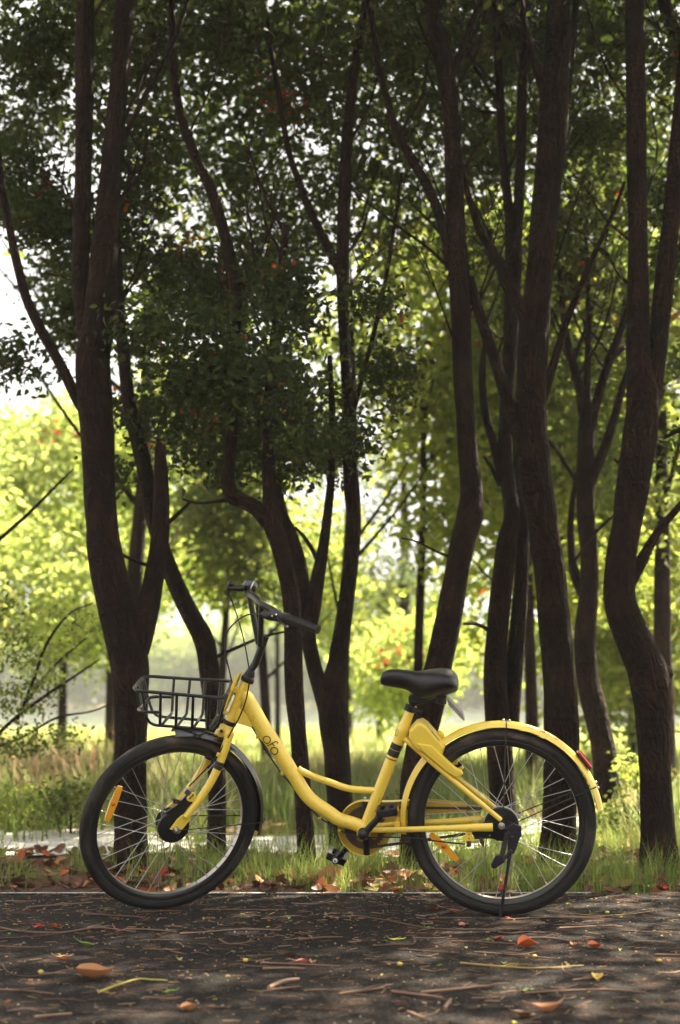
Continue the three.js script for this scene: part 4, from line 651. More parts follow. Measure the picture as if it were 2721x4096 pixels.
// stem and handlebar
const bars = steeredGroup('handlebar');
const farBend = S(B(452, 262), -0.060), nearBend = S(B(705, 575), 0.060), bend = farBend.clone().add(nearBend).multiplyScalar(0.5);
const stemTop = S(B(722, 945), 0), stemLow = S(A(640, 330), 0);
part('stem', join([sweep([V(0, headLength - 0.02, 0), V(0, headLength + 0.03, 0), stemLow.clone().lerp(stemTop, 0.35).setZ(0), stemTop], [0.0125, 0.0125, 0.0134, 0.0134], { radial: 24, step: 0.01, tension: 0.3 })]), M.black, bars);
const f2 = (p, s) => V(p.x, p.y, s * p.z), clampN = V(bend.x, bend.y, 0.062);
for (const s of [1, -1]) {
  const low = S(B(645, 1075), 0.008);
  part('strut', sweep([f2(low, s), f2(low.clone().lerp(clampN, 0.5), s), f2(clampN, s)], 0.0102, { radial: 18, step: 0.02 }), M.black, bars);
}
const gripEnd = S(B(1425, 835), 0.285), gripIn = S(B(1000, 672), 0.175), barMid = V(bend.x - 0.004, bend.y + 0.004, 0);
const barPath = [f2(gripEnd, -1), f2(gripIn, -1), f2(V((gripIn.x * 0.45 + bend.x * 0.55), gripIn.y * 0.4 + bend.y * 0.6, 0.105), -1), V(bend.x, bend.y, -0.062), barMid, V(bend.x, bend.y, 0.062), V((gripIn.x * 0.45 + bend.x * 0.55), gripIn.y * 0.4 + bend.y * 0.6, 0.105), gripIn, gripEnd];
part('bar', sweep(barPath, 0.0116, { radial: 20, step: 0.008 }), M.black, bars);
for (const s of [1, -1]) {
  const a = f2(gripIn, s), b = f2(gripEnd, s), d = b.clone().sub(a).normalize();
  const grip = part('grip', sweep([a.clone().addScaledVector(d, -0.006), a.clone().addScaledVector(d, 0.010), a.clone().lerp(b, 0.25), a.clone().lerp(b, 0.6), a.clone().lerp(b, 0.9), b.clone().addScaledVector(d, 0.012)], [0.0140, 0.0162, 0.0146, 0.0154, 0.0142, 0.0148], { radial: 24, step: 0.004, squash: 0.9 }), M.plastic, bars);
  const rings = []; for (let k = 0; k < 7; k++) rings.push(sweep([a.clone().addScaledVector(d, 0.030 + k * 0.009), a.clone().addScaledVector(d, 0.0335 + k * 0.009)], 0.0154, { radial: 24, segments: 1, squash: 0.9 }));
  part('grip_rib', join(rings), M.plastic, grip);
  part('end_cap', sweep([b.clone().addScaledVector(d, 0.009), b.clone().addScaledVector(d, 0.0145)], [0.0154, 0.0148], { radial: 24, segments: 1 }), M.black, grip);
}
{ // near brake lever, read from the picture; the far one is its mirror image
  const z = 0.150, lev = [[665, 625, 0.085], [760, 670, 0.110], [900, 705, 0.140], [985, 760, 0.165], [1032, 812, 0.185]];
  const body = [[690, 632, 0.085], [800, 648, 0.110], [925, 640, 0.142]];
  for (const s of [1]) {
    const m = (l) => l.map(([x, y, zz]) => f2(S(B(x, y), zz), s));
    part('brake_lever', join([sweep(m(lev), [0.0105, 0.0105, 0.0085, 0.0070, 0.0058], { radial: 12, step: 0.006 }), sweep(m(body), [0.0140, 0.0185, 0.0185], { radial: 14, step: 0.008 })]), M.black, bars);
    part('bolt', join([[873, 637, 0.158], [818, 657, 0.135], [1034, 803, 0.190]].map(([x, y, zz]) => moved(new THREE.SphereGeometry(0.0036, 10, 8), ...f2(S(B(x, y), zz), s).toArray()))), M.steel, bars);
  }
  const bc = S(B(500, 235), -0.155); const bell = part('bell', new THREE.SphereGeometry(0.0285, 32, 20).scale(1, 1, 0.82), M.blackGloss, bars); bell.position.copy(bc);
  const rim = part('bell_ring', new THREE.TorusGeometry(0.0278, 0.0024, 10, 40), M.steel, bars); rim.position.copy(bc).add(V(0.006, 0.000, 0.006)); rim.rotation.y = 60 * DEG;
  const fl = [[410, 262, -0.130], [290, 262, -0.140], [175, 262, -0.150]].map(([x, y, zz]) => S(B(x, y), zz));
  part('brake_lever', join([sweep(fl, [0.0120, 0.0105, 0.0088], { radial: 12, step: 0.008 }), moved(new THREE.SphereGeometry(0.0125, 14, 10), ...S(B(228, 200), -0.150).toArray())]), M.black, bars);
}
// cables
const cable = (list, r = 0.0026) => part('cable', sweep(list, r, { radial: 8, step: 0.006 }), M.plastic);
cable([toBike(S(B(190, 300), -0.148)), L(B(255, 480), -0.11), L(B(335, 710), -0.05), L(B(425, 1060), 0.0), L(B(485, 1400), 0.045), L(A(615, 300), 0.05), L(A(607, 500), 0.052), L(A(555, 740), 0.052), L(A(460, 980), 0.05), L(A(380, 1120), 0.048)].concat(spts(A, 0.050, [300, 1270], [205, 1430]).map(toBike), spts(FW, 0.054, [1112, 250], [1050, 320], [960, 415], [895, 480]).map(toBike)));
cable([toBike(S(B(660, 632), 0.09)), L(B(560, 625), 0.06), L(B(450, 645), 0.04), L(B(335, 710), 0.02), L(B(220, 820), 0.0), L(B(155, 950), -0.02), L(B(145, 1130), -0.03), L(B(170, 1330), -0.03), L(A(262, 70), -0.028), L(A(305, 250), -0.025), L(A(350, 440), -0.022), L(A(400, 640), -0.030), L(A(470, 840), -0.034), L(A(560, 1000), -0.032), L(A(660, 1130), -0.012)]);
cable(pts(A, 0, [640, 1090, -0.004], [740, 1260], [850, 1440], [980, 1650], [1120, 1850], [1220, 1970]).concat(pts(C, 0.0, [-40, 590], [60, 690], [180, 770], [310, 850], [430, 900, 0.02], [580, 936, 0.045], [800, 938, 0.06], [1050, 938, 0.062], [1240, 950, 0.062], [1400, 970, 0.060]), pts(KS, 0.054, [-50, 762], [60, 762])));
part('cable_clip', join([[752, 1282], [1140, 1855]].map(([x, y]) => moved(new RoundedBoxGeometry(0.014, 0.014, 0.012, 2, 0.003), ...L(A(x, y), 0).toArray())).concat([[60, 698], [310, 852]].map(([x, y]) => moved(new RoundedBoxGeometry(0.012, 0.009, 0.010, 2, 0.002), ...L(C(x, y), 0).toArray())), [bar(L(C(1070, 885), 0.058), L(C(1072, 958), 0.062), 0.0016)])), M.yellowDull);
// saddle
const saddle = group('saddle');
{
  const prof = [[136, 262, 240, 0.010], [146, 205, 310, 0.020], [175, 160, 328, 0.026], [250, 126, 345, 0.030], [350, 121, 362, 0.033], [470, 132, 388, 0.037], [560, 143, 440, 0.045], [640, 147, 492, 0.056], [720, 139, 520, 0.070], [800, 126, 512, 0.084], [900, 117, 478, 0.097], [1000, 122, 452, 0.102], [1080, 152, 425, 0.096], [1130, 205, 402, 0.080], [1152, 260, 372, 0.058], [1160, 305, 330, 0.025]];
  const pos = [], idx = [], n = 40;
  const top = (k, i) => prof[i][k];
  const rows = []; for (let i = 0; i < prof.length - 1; i++) for (let s = 0; s < 4; s++) { const t = s / 4, p0 = prof[Math.max(0, i - 1)], p1 = prof[i], p2 = prof[i + 1], p3 = prof[Math.min(prof.length - 1, i + 2)], h = (k) => 0.5 * ((2 * p1[k]) + (-p0[k] + p2[k]) * t + (2 * p0[k] - 5 * p1[k] + 4 * p2[k] - p3[k]) * t * t + (-p0[k] + 3 * p1[k] - 3 * p2[k] + p3[k]) * t * t * t); rows.push([h(0), h(1), h(2), h(3)]); }
  rows.push(prof.at(-1));
  rows.forEach(([x, y0, y1, hw]) => {
    const a = L(D(x, y0), 0), b = L(D(x, y1), 0), c = a.clone().lerp(b, 0.42);
    for (let j = 0; j < n; j++) { const w = j / n * 2 * Math.PI, cs = Math.cos(w), sn = Math.sin(w), e = sn > 0 ? 0.72 : 0.95; const z = hw * Math.sign(cs) * Math.pow(Math.abs(cs), 0.8) * (sn < -0.2 ? 1 + 0.18 * (sn + 0.2) : 1), y = Math.sign(sn) * Math.pow(Math.abs(sn), e); pos.push(a.x * (0.5 + y / 2) + b.x * (0.5 - y / 2), c.y + (y > 0 ? (a.y - c.y) : (c.y - b.y)) * y, z); }
  });
  for (let i = 0; i + 1 < rows.length; i++) for (let j = 0; j < n; j++) { const a = i * n + j, b = i * n + (j + 1) % n; idx.push(a, b, a + n, b, b + n, a + n); }
  for (const [r, f] of [[0, 1], [rows.length - 1, 0]]) { const c = pos.length / 3, o = r * n; let m = V(); for (let j = 0; j < n; j++) m.add(V(...pos.slice((o + j) * 3, (o + j) * 3 + 3))); m.multiplyScalar(1 / n); pos.push(m.x, m.y, m.z); for (let j = 0; j < n; j++) f ? idx.push(c, o + (j + 1) % n, o + j) : idx.push(c, o + j, o + (j + 1) % n); }
  const g = new THREE.BufferGeometry(); g.setAttribute('position', new THREE.Float32BufferAttribute(pos, 3)); g.setIndex(idx); g.computeVertexNormals();
  part('cover', g, phys(0.009, 0.0085, 0.011, 0.40, 0, { specularIntensity: 0.7, clearcoat: 0.22, clearcoatRoughness: 0.35 }), saddle);
  part('seam', sweep(pts(D, 0, [640, 500, 0.064], [760, 498, 0.082], [900, 458, 0.098], [1020, 425, 0.100], [1100, 402, 0.088], [1140, 382, 0.066]), 0.0022, { radial: 6, step: 0.006 }), M.plastic, saddle);
  part('undercarriage', join([moved(new RoundedBoxGeometry(0.055, 0.030, 0.050, 3, 0.008), ...L(D(610, 510), 0).toArray()), sweep(pts(D, 0.025, [560, 470], [640, 540], [760, 545], [940, 530]), 0.0045, { radial: 8 }), sweep(pts(D, -0.025, [560, 470], [640, 540], [760, 545], [940, 530]), 0.0045, { radial: 8 })]), M.plastic, saddle);
  for (const s of [1, -1]) part('spring', coil(L(D(935, 480), s * 0.045), L(D(930, 575), s * 0.045), 0.016, 4, 0.0034), M.black, saddle);
}
const post = group('seat_post');
part('post', bar(L(D(520, 690)), L(D(600, 470)), 0.0128, 20), M.plastic, post);
part('clamp', (() => { const a = L(D(510, 668)), b = L(D(537, 600)); return join([sweep([a, b], 0.0195, { radial: 24, segments: 1 }), sweep([L(D(560, 640), 0.018), L(D(640, 668), 0.026), L(D(685, 682), 0.024)], [0.008, 0.0075, 0.0068], { radial: 12, step: 0.008 })]); })(), M.plastic, post);
part('bolt', bar(L(D(600, 605), 0.012), L(D(598, 640), 0.014), 0.0042), M.brass, post);
const plateTag = (() => { const c = pts(D, 0.0, [1012, 475], [1050, 520], [1215, 690], [1236, 778], [1190, 735], [1030, 560]); const g = extrude(c.map((q) => [q.x, q.y]), 0.070, 0.0006); return moved(g, 0, 0, -0.035); })();
part('metal_tag', plateTag, M.tagPlate);
// lock clamped on the seat stays
const lock = group('lock');
{
  const o = L(D(612, 1116), 0.050), e = L(D(1150, 1515), 0.050), a = e.clone().sub(o).setZ(0).normalize(), n = V(-a.y, a.x, 0);      // a runs down the stays, n stands off them
  if (n.y < 0) n.negate();
  const place = (g) => g.applyMatrix4(new THREE.Matrix4().makeBasis(a, n, V().crossVectors(a, n)).setPosition(o.x, o.y, 0));
  const side = pts(D, 0.05, [554, 1010], [558, 945], [622, 876], [668, 864], [712, 894], [895, 1098], [930, 1148], [905, 1222], [885, 1240], [640, 1145], [585, 1085]).map((p) => { const q = p.setZ(0).sub(o.clone().setZ(0)); return [q.dot(a), q.dot(n)]; });
  const shell = extrude(side, 0.094, 0.012); moved(shell, 0, 0, -0.049); part('case', place(shell), M.yellowPlastic, lock);
  const arm = pts(D, 0.05, [640, 1100], [800, 1130], [895, 1225], [1000, 1325], [1110, 1425], [1180, 1455], [1192, 1478], [1160, 1505], [1130, 1510], [1020, 1440], [850, 1300], [700, 1170]).map((p) => { const q = p.setZ(0).sub(o.clone().setZ(0)); return [q.dot(a), q.dot(n)]; });
  for (const s of [1, -1]) { const g = extrude(arm, 0.018, 0.006); moved(g, 0, 0, s * 0.049 - 0.010); part('arm', place(g), M.yellowPlastic, lock); }
  const seamLine = arm.slice(7).map(([x, y]) => place2(x, y + 0.008)); function place2(x, y) { return o.clone().setZ(0).addScaledVector(a, x).addScaledVector(n, y).setZ(0.0632); }
  part('parting_line', sweep([...seamLine].reverse(), 0.0007, { radial: 5, segments: 30 }), M.yellowDull, lock);
  const top = pts(D, 0.05, [716, 892], [898, 1094]).map((p) => { const q = p.setZ(0).sub(o.clone().setZ(0)); return [q.dot(a), q.dot(n)]; });
  const face = (t, off, z) => o.clone().setZ(0).addScaledVector(a, top[0][0] + (top[1][0] - top[0][0]) * t).addScaledVector(n, top[0][1] + (top[1][1] - top[0][1]) * t + off).setZ(z);
  const ux = face(1, 0, 0).sub(face(0, 0, 0)).normalize(), uy = V(-ux.y, ux.x, 0), lay = (g, t, z, off = 0.0115) => g.applyMatrix4(new THREE.Matrix4().makeBasis(ux, uy, V().crossVectors(ux, uy)).setPosition(face(t, 0, z).addScaledVector(uy, off)));
  part('key_panel', lay(new RoundedBoxGeometry(0.050, 0.003, 0.055, 2, 0.0012), 0.32, 0.008, 0.0105), M.yellowPlastic, lock);
  part('number_label', lay(new RoundedBoxGeometry(0.034, 0.002, 0.014, 1, 0.0006), 0.20, 0.041, 0.0102), M.greySticker, lock);
  part('key_mark', join([0, 1, 2, 3, 4, 5].map((k) => lay(new THREE.BoxGeometry(0.0058, 0.0022, 0.0026), 0.40 + k * 0.095, 0.051, 0.0098))), M.paint, lock);
  part('knob', lay(new RoundedBoxGeometry(0.030, 0.026, 0.030, 3, 0.008), 0.86, -0.030, 0.012), M.yellowPlastic, lock);
  const kb = L(D(1150, 1370), -0.038);
  part('bolt_slide', join([moved(new RoundedBoxGeometry(0.030, 0.020, 0.020, 3, 0.006), kb.x - 0.014, kb.y + 0.010, kb.z)]), M.yellowPlastic, lock);
  part('lever', moved(new THREE.CapsuleGeometry(0.0095, 0.016, 6, 14).rotateZ(-62 * DEG), kb.x, kb.y, kb.z), M.plastic, lock);
}
// chain case, chain, cranks, pedals
const bb = L(C(620, 858), 0), cs = (x, y, z) => V(bb.x + x, bb.y + y, z);
const chainCase = group('chain_case');
{
  const R0 = 0.096, rearC = V(-0.155, 0.325 + 0.004, 0), outer = [], far = rearC.clone().sub(bb);
  for (let i = 0; i <= 40; i++) { const a = (75 + i / 40 * 215) * DEG; outer.push([R0 * Math.cos(a), R0 * Math.sin(a)]); }
  const rt = L(RW(505, 672), -0.058).sub(bb), rb = L(RW(505, 742), -0.058).sub(bb), m1 = L(RW(185, 640), -0.058).sub(bb), m2 = L(RW(185, 752), -0.058).sub(bb);
  outer.push([0.075, -0.062], [0.093, -0.020], [0.118, 0.010], [m2.x, m2.y], [rb.x, rb.y], [rt.x + 0.004, (rt.y + rb.y) / 2], [rt.x, rt.y], [m1.x, m1.y], [0.100, R0 * 0.985]);
  part('plate', moved(extrude(outer, 0.002, 0.0004), bb.x, bb.y, -0.066), M.yellowDull, chainCase);
  const lipTop = [...outer.slice(48), ...outer.slice(0, 41)].map(([x, y]) => V(bb.x + x, bb.y + y, -0.050));
  const pos = [], idx = []; lipTop.forEach((p) => { pos.push(p.x, p.y, -0.064, p.x, p.y, -0.036); }); for (let i = 0; i + 1 < lipTop.length; i++) { const k = i * 2; idx.push(k, k + 1, k + 2, k + 1, k + 3, k + 2); }
  const lip = new THREE.BufferGeometry(); lip.setAttribute('position', new THREE.Float32BufferAttribute(pos, 3)); lip.setIndex(idx); lip.computeVertexNormals();
  const edge = sweep(lipTop.map((p) => p.clone().setZ(-0.036)), 0.0016, { radial: 6, step: 0.006, tension: 0.3 });
  part('lip', lip, M.yellow, chainCase); part('lip_edge', edge, M.yellow, chainCase);
  part('bolt', moved(new THREE.SphereGeometry(0.0048, 12, 8), ...L(C(628, 446), -0.050).toArray()), M.steel, chainCase);
  part('bracket', join([bar(L(C(632, 490), -0.040), L(C(588, 720), -0.034), 0.0105, 6), bar(L(C(650, 960), -0.034), L(C(650, 1150), -0.040), 0.0125, 6)]), M.black, chainCase);
}
{
  const teeth = [], T = 36, rc = 0.0715; for (let i = 0; i < T * 4; i++) { const a = i / (T * 4) * 2 * Math.PI, q = i % 4; teeth.push([(rc + (q === 1 || q === 2 ? 0.0035 : -0.004)) * Math.cos(a), (rc + (q === 1 || q === 2 ? 0.0035 : -0.004)) * Math.sin(a)]); }
  const holes = [0, 1, 2, 3, 4].map((k) => { const h = []; for (let i = 0; i < 16; i++) { const a = i / 16 * 2 * Math.PI, b = k / 5 * 2 * Math.PI + 0.5; h.push([0.040 * Math.cos(b) + 0.015 * Math.cos(a), 0.040 * Math.sin(b) + 0.015 * Math.sin(a)]); } return h; });
  part('chainring', moved(extrude(teeth, 0.0025, 0.0003, holes), bb.x, bb.y, -0.049), M.rust);
  // chain: plates and rollers along both runs
  const cogs = V(hub.x, hub.y, 0), r2 = 0.036, path = [];
  for (let i = 0; i <= 16; i++) { const a = (88 + i / 16 * 186) * DEG; path.push(V(bb.x + rc * Math.cos(a), bb.y + rc * Math.sin(a), -0.0478)); }
  for (let i = 0; i <= 10; i++) { const a = (-82 + i / 10 * 166) * DEG; path.push(V(cogs.x + r2 * Math.cos(a), cogs.y + r2 * Math.sin(a), -0.0478)); }
  const loop = new THREE.CatmullRomCurve3(path, true, 'catmullrom', 0.1), n = Math.round(loop.getLength() / 0.0127 / 2) * 2, links = [], P = loop.getSpacedPoints(n);
  for (let i = 0; i < n; i++) { const a = P[i], b = P[(i + 1) % n], m = a.clone().add(b).multiplyScalar(0.5), ang = Math.atan2(b.y - a.y, b.x - a.x), wide = i % 2 ? 0.0034 : 0.0024;
    for (const s of [1, -1]) links.push(moved(new THREE.CapsuleGeometry(0.0042, 0.0127, 3, 8).scale(1, 1, 0.22).rotateZ(Math.PI / 2), m.x, m.y, m.z + s * wide, 0, 0, ang));
    links.push(moved(new THREE.CylinderGeometry(0.0032, 0.0032, 0.009, 8).rotateX(Math.PI / 2), a.x, a.y, a.z)); }
  tag(part('chain', join(links), M.rust), null, null, null, 'stuff');
  const cog = []; for (let i = 0; i < 18 * 4; i++) { const a = i / 72 * 2 * Math.PI, q = i % 4; cog.push([(r2 + (q === 1 || q === 2 ? 0.003 : -0.003)) * Math.cos(a), (r2 + (q === 1 || q === 2 ? 0.003 : -0.003)) * Math.sin(a)]); }
  part('sprocket', moved(extrude(cog, 0.0025, 0.0003), hub.x, hub.y, -0.049), M.rust);
}
function crank(end, z0, z1) {
  const a = V(bb.x, bb.y, z0), b = V(end.x, end.y, z1);
  return join([sweep([a, a.clone().lerp(b, 0.3), a.clone().lerp(b, 0.7), b], [0.0135, 0.0120, 0.0105, 0.0110], { radial: 14, step: 0.02, squash: 0.6, side: V(0, 0, 1) }), moved(disc([[0, -0.012], [0.0165, -0.012], [0.0170, 0.004], [0.0150, 0.010], [0, 0.012]], 28), a.x, a.y, a.z), moved(disc([[0, -0.008], [0.0130, -0.008], [0.0130, 0.008], [0, 0.008]], 22), b.x, b.y, b.z)]);
}
const nearEnd = L(C(925, 560), 0.066), farEnd = L(C(258, 1228), -0.080);
part('bottom_bracket_cup', moved(disc([[0, 0.030], [0.0200, 0.030], [0.0200, 0.0385], [0.0140, 0.0400], [0, 0.040]], 32), bb.x, bb.y, 0), M.plastic);
part('crank', crank(nearEnd, 0.056, 0.066), M.black); part('crank', crank(farEnd, -0.068, -0.082), M.black);
function pedal(at, out, tilt, light) {
  const p = group('pedal'); p.position.copy(at); p.rotation.z = tilt;
  const w = 0.088, l = 0.070, h = 0.026, s = out;
  const body = join([moved(new RoundedBoxGeometry(l, h, 0.012, 3, 0.004), 0, 0, s * 0.012), moved(new RoundedBoxGeometry(l, h, 0.012, 3, 0.004), 0, 0, s * (w)), moved(new RoundedBoxGeometry(0.012, h, w, 3, 0.004), -l / 2 + 0.006, 0, s * (w / 2 + 0.006)), moved(new RoundedBoxGeometry(0.012, h, w, 3, 0.004), l / 2 - 0.006, 0, s * (w / 2 + 0.006)), moved(new THREE.CylinderGeometry(0.0105, 0.0105, w + 0.02, 18).rotateX(Math.PI / 2), 0, 0, s * (w / 2 + 0.002)), moved(new RoundedBoxGeometry(0.018, h * 0.8, w, 2, 0.003), 0, 0, s * (w / 2 + 0.006))]);
  part('body', body, M.plastic, p);
  if (light) part('tread_plate', join([-1, 1].map((k) => moved(new RoundedBoxGeometry(0.014, 0.006, w + 0.006, 2, 0.002), k * (l / 2 - 0.006), h / 2, s * (w / 2 + 0.006)))), std(0.16, 0.15, 0.15, 0.6), p);
  for (const k of [-1, 1]) part('pedal_reflector', moved(new RoundedBoxGeometry(0.004, 0.014, 0.042, 2, 0.0015), k * (l / 2 + 0.001), 0, s * (w / 2 + 0.006)), M.amberDeep, p);
}
pedal(nearEnd.clone().setZ(0.070), 1, 8 * DEG, false); pedal(farEnd.clone().setZ(-0.086), -1, -22 * DEG, true);
{ const c = L(C(255, 1231), -0.070); part('crank_cap', moved(disc([[0, 0], [0.0085, 0], [0.0085, 0.003], [0, 0.004]], 28), c.x, c.y, c.z), M.white);
  const r = 0.0011, k = (x, y) => V(c.x + x, c.y + y, c.z + 0.0042); part('crank_mark', join([sweep([k(-0.0028, -0.004), k(-0.0028, 0.0042)], r, { segments: 1, radial: 6 }), sweep([k(-0.0028, 0.0042), k(0.0022, 0.0042), k(0.0024, 0.0008), k(-0.0028, 0.0004)], r, { radial: 6 }), sweep([k(-0.0004, 0.0004), k(0.0030, -0.004)], r, { segments: 1, radial: 6 })]), M.paint); }

// basket
const basket = group('basket');
{
  const rod = (list, r = 0.0052, closed = false) => sweep(list, r, { radial: 10, step: 0.006, tension: 0.25, closed });
  const W = 0.125, e = (x, y, z) => L(E(x, y), z);
  const rim = rod([e(120, 345, W * 0.72), e(150, 382, W * 0.94), e(220, 392, W), e(640, 428, W), e(1180, 476, W), e(1245, 462, W * 0.9), e(1285, 418, W * 0.72), e(1340, 300, -W * 0.72), e(1330, 272, -W * 0.92), e(1270, 262, -W), e(820, 238, -W), e(330, 205, -W), e(262, 208, -W * 0.92), e(215, 235, -W * 0.72)], 0.0060, true);
  part('rim_rail', rim, M.black, basket);
  part('front_post', rod([e(190, 235, -W * 0.6), e(205, 400, -W * 0.45), e(235, 560, -W * 0.2), e(250, 640, 0)], 0.006), M.black, basket);
  part('lower_rail', rod([e(440, 655, W * 0.98), e(260, 652, W), e(205, 640, W * 0.9), e(172, 620, W * 0.6), e(200, 590, 0), e(270, 520, -W * 0.6), e(320, 472, -W * 0.9), e(400, 462, -W), e(600, 466, -W)], 0.0055), M.black, basket);
  part('base_rail', rod([e(215, 385, W), e(235, 520, W * 0.96), e(262, 700, W * 0.9), e(310, 780, W * 0.82), e(390, 818, W * 0.76), e(640, 838, W * 0.74), e(1050, 872, W * 0.74), e(1120, 860, W * 0.7), e(1180, 790, W * 0.8), e(1230, 600, W * 0.9), e(1285, 430, W * 0.8)]), M.black, basket);
  part('base_rail', rod([e(235, 235, -W * 0.96), e(290, 480, -W * 0.9), e(345, 640, -W * 0.8), e(420, 705, -W * 0.72), e(640, 728, -W * 0.7), e(1080, 764, -W * 0.7), e(1180, 766, -W * 0.7), e(1230, 690, -W * 0.8), e(1330, 300, -W * 0.9)]), M.black, basket);
  for (const [x0, x1, y0, y1] of [[448, 440, 425, 818], [652, 640, 430, 838], [857, 843, 450, 855], [1055, 1040, 465, 870]]) part('upright', rod([e(x0, y0, W), e((x0 + x1) / 2, (y0 + y1) / 2, W * 0.9), e(x1, y1, W * 0.76)]), M.black, basket);
  for (const [x0, x1, xe, y0, y1, ye] of [[617, 588, 462, 225, 660, 818], [818, 772, 655, 240, 672, 835], [1008, 972, 862, 250, 680, 850], [1205, 1160, 1065, 275, 695, 865]]) part('upright', rod([e(x0, y0, -W), e((x0 + x1) / 2, (y0 + y1) / 2, -W * 0.92), e(x1, y1, -W * 0.74), e((x1 + xe) / 2, (y1 + ye) / 2, W * 0.02), e(xe, ye, W * 0.74)]), M.black, basket);
  part('back_rail', rod([e(1330, 300, -W * 0.5), e(1290, 480, -W * 0.4), e(1215, 720, 0), e(1150, 850, W * 0.4)], 0.006), M.black, basket);
  part('front_plate', moved(new RoundedBoxGeometry(0.010, 0.052, 0.060, 2, 0.003), ...e(188, 470, 0).toArray(), 0, 0, 6 * DEG), M.plastic, basket);
}
const bracket = group('basket_bracket');
part('plate', (() => { const o = pts(A, 0, [470, 268], [478, 300], [240, 870], [222, 885], [228, 860], [400, 380]).map((q) => [q.x, q.y]); return moved(extrude(o, 0.070, 0.0008), 0, 0, -0.035); })(), M.yellow, bracket);
part('spacer', join([[410, 545], [265, 912]].map(([x, y], i) => { const c = L(A(x, y), 0); return moved(new RoundedBoxGeometry(i ? 0.024 : 0.034, i ? 0.010 : 0.022, 0.026, 2, 0.003), c.x, c.y, 0, 0, 0, -22 * DEG); })), M.yellow, bracket);
part('bolt', join([[455, 335], [440, 372]].map(([x, y]) => moved(new THREE.SphereGeometry(0.0036, 10, 8), ...L(A(x, y), 0.012).toArray()))), M.steel, bracket);
// ---------- fallen leaves, twigs and litter ----------
function fallen(len, wid, fold, curl, stalk = 0.25, lobes = 0) {
  const n = 10, pos = [], idx = [];
  for (let i = 0; i <= n; i++) { const t = i / n, w = wid / 2 * Math.pow(Math.sin(Math.PI * Math.pow(t, 0.72)), 0.85) * (1 + lobes * Math.sin(t * 16)) + 0.0004, x = len * (t - 0.5), y = curl * len * (t - 0.5) * (t - 0.5) * 2; for (const s of [-1, -0.5, 0, 0.5, 1]) pos.push(x, y + Math.abs(s) * w * fold + 0.002 * Math.sin(t * 9 + s * 3), w * s); }
  for (let i = 0; i < n; i++) for (let k = 0; k < 4; k++) { const a = i * 5 + k; idx.push(a, a + 1, a + 5, a + 1, a + 6, a + 5); }
  const g = new THREE.BufferGeometry(); g.setAttribute('position', new THREE.Float32BufferAttribute(pos, 3)); g.setIndex(idx); g.computeVertexNormals();
  const low = curl * len * 0.5;
  const stem = sweep([V(-len * 0.5, low, 0), V(-len * (0.5 + stalk * 0.5), low + 0.004, 0.004), V(-len * (0.5 + stalk), low + 0.010, 0.002)], 0.0009, { radial: 5, segments: 6 }); stem.deleteAttribute('uv');
  const q = join([g, stem]); q.computeBoundingBox(); return q.translate(0, -q.boundingBox.min.y, 0);
}
const leafTex = texture(128, 64, true, (u, v) => [1, 1, 1]);
const dead = (r, g, b) => phys(r, g, b, 0.62, 0, { side: THREE.DoubleSide, transmission: 0.2, thickness: 0, ior: 1.3 });
const HUES = { red: dead(0.42, 0.045, 0.022), orange: dead(0.50, 0.125, 0.040), tan: dead(0.46, 0.22, 0.10), pink: dead(0.55, 0.22, 0.17), brown: dead(0.13, 0.062, 0.036), green: dead(0.15, 0.23, 0.035), lime: dead(0.38, 0.42, 0.06), yellow: dead(0.62, 0.42, 0.09) };
function drop(o, x, y, lift = 0) { const p = onGround(x, y); o.position.set(p.x, lift + 0.001, p.z); return o; }
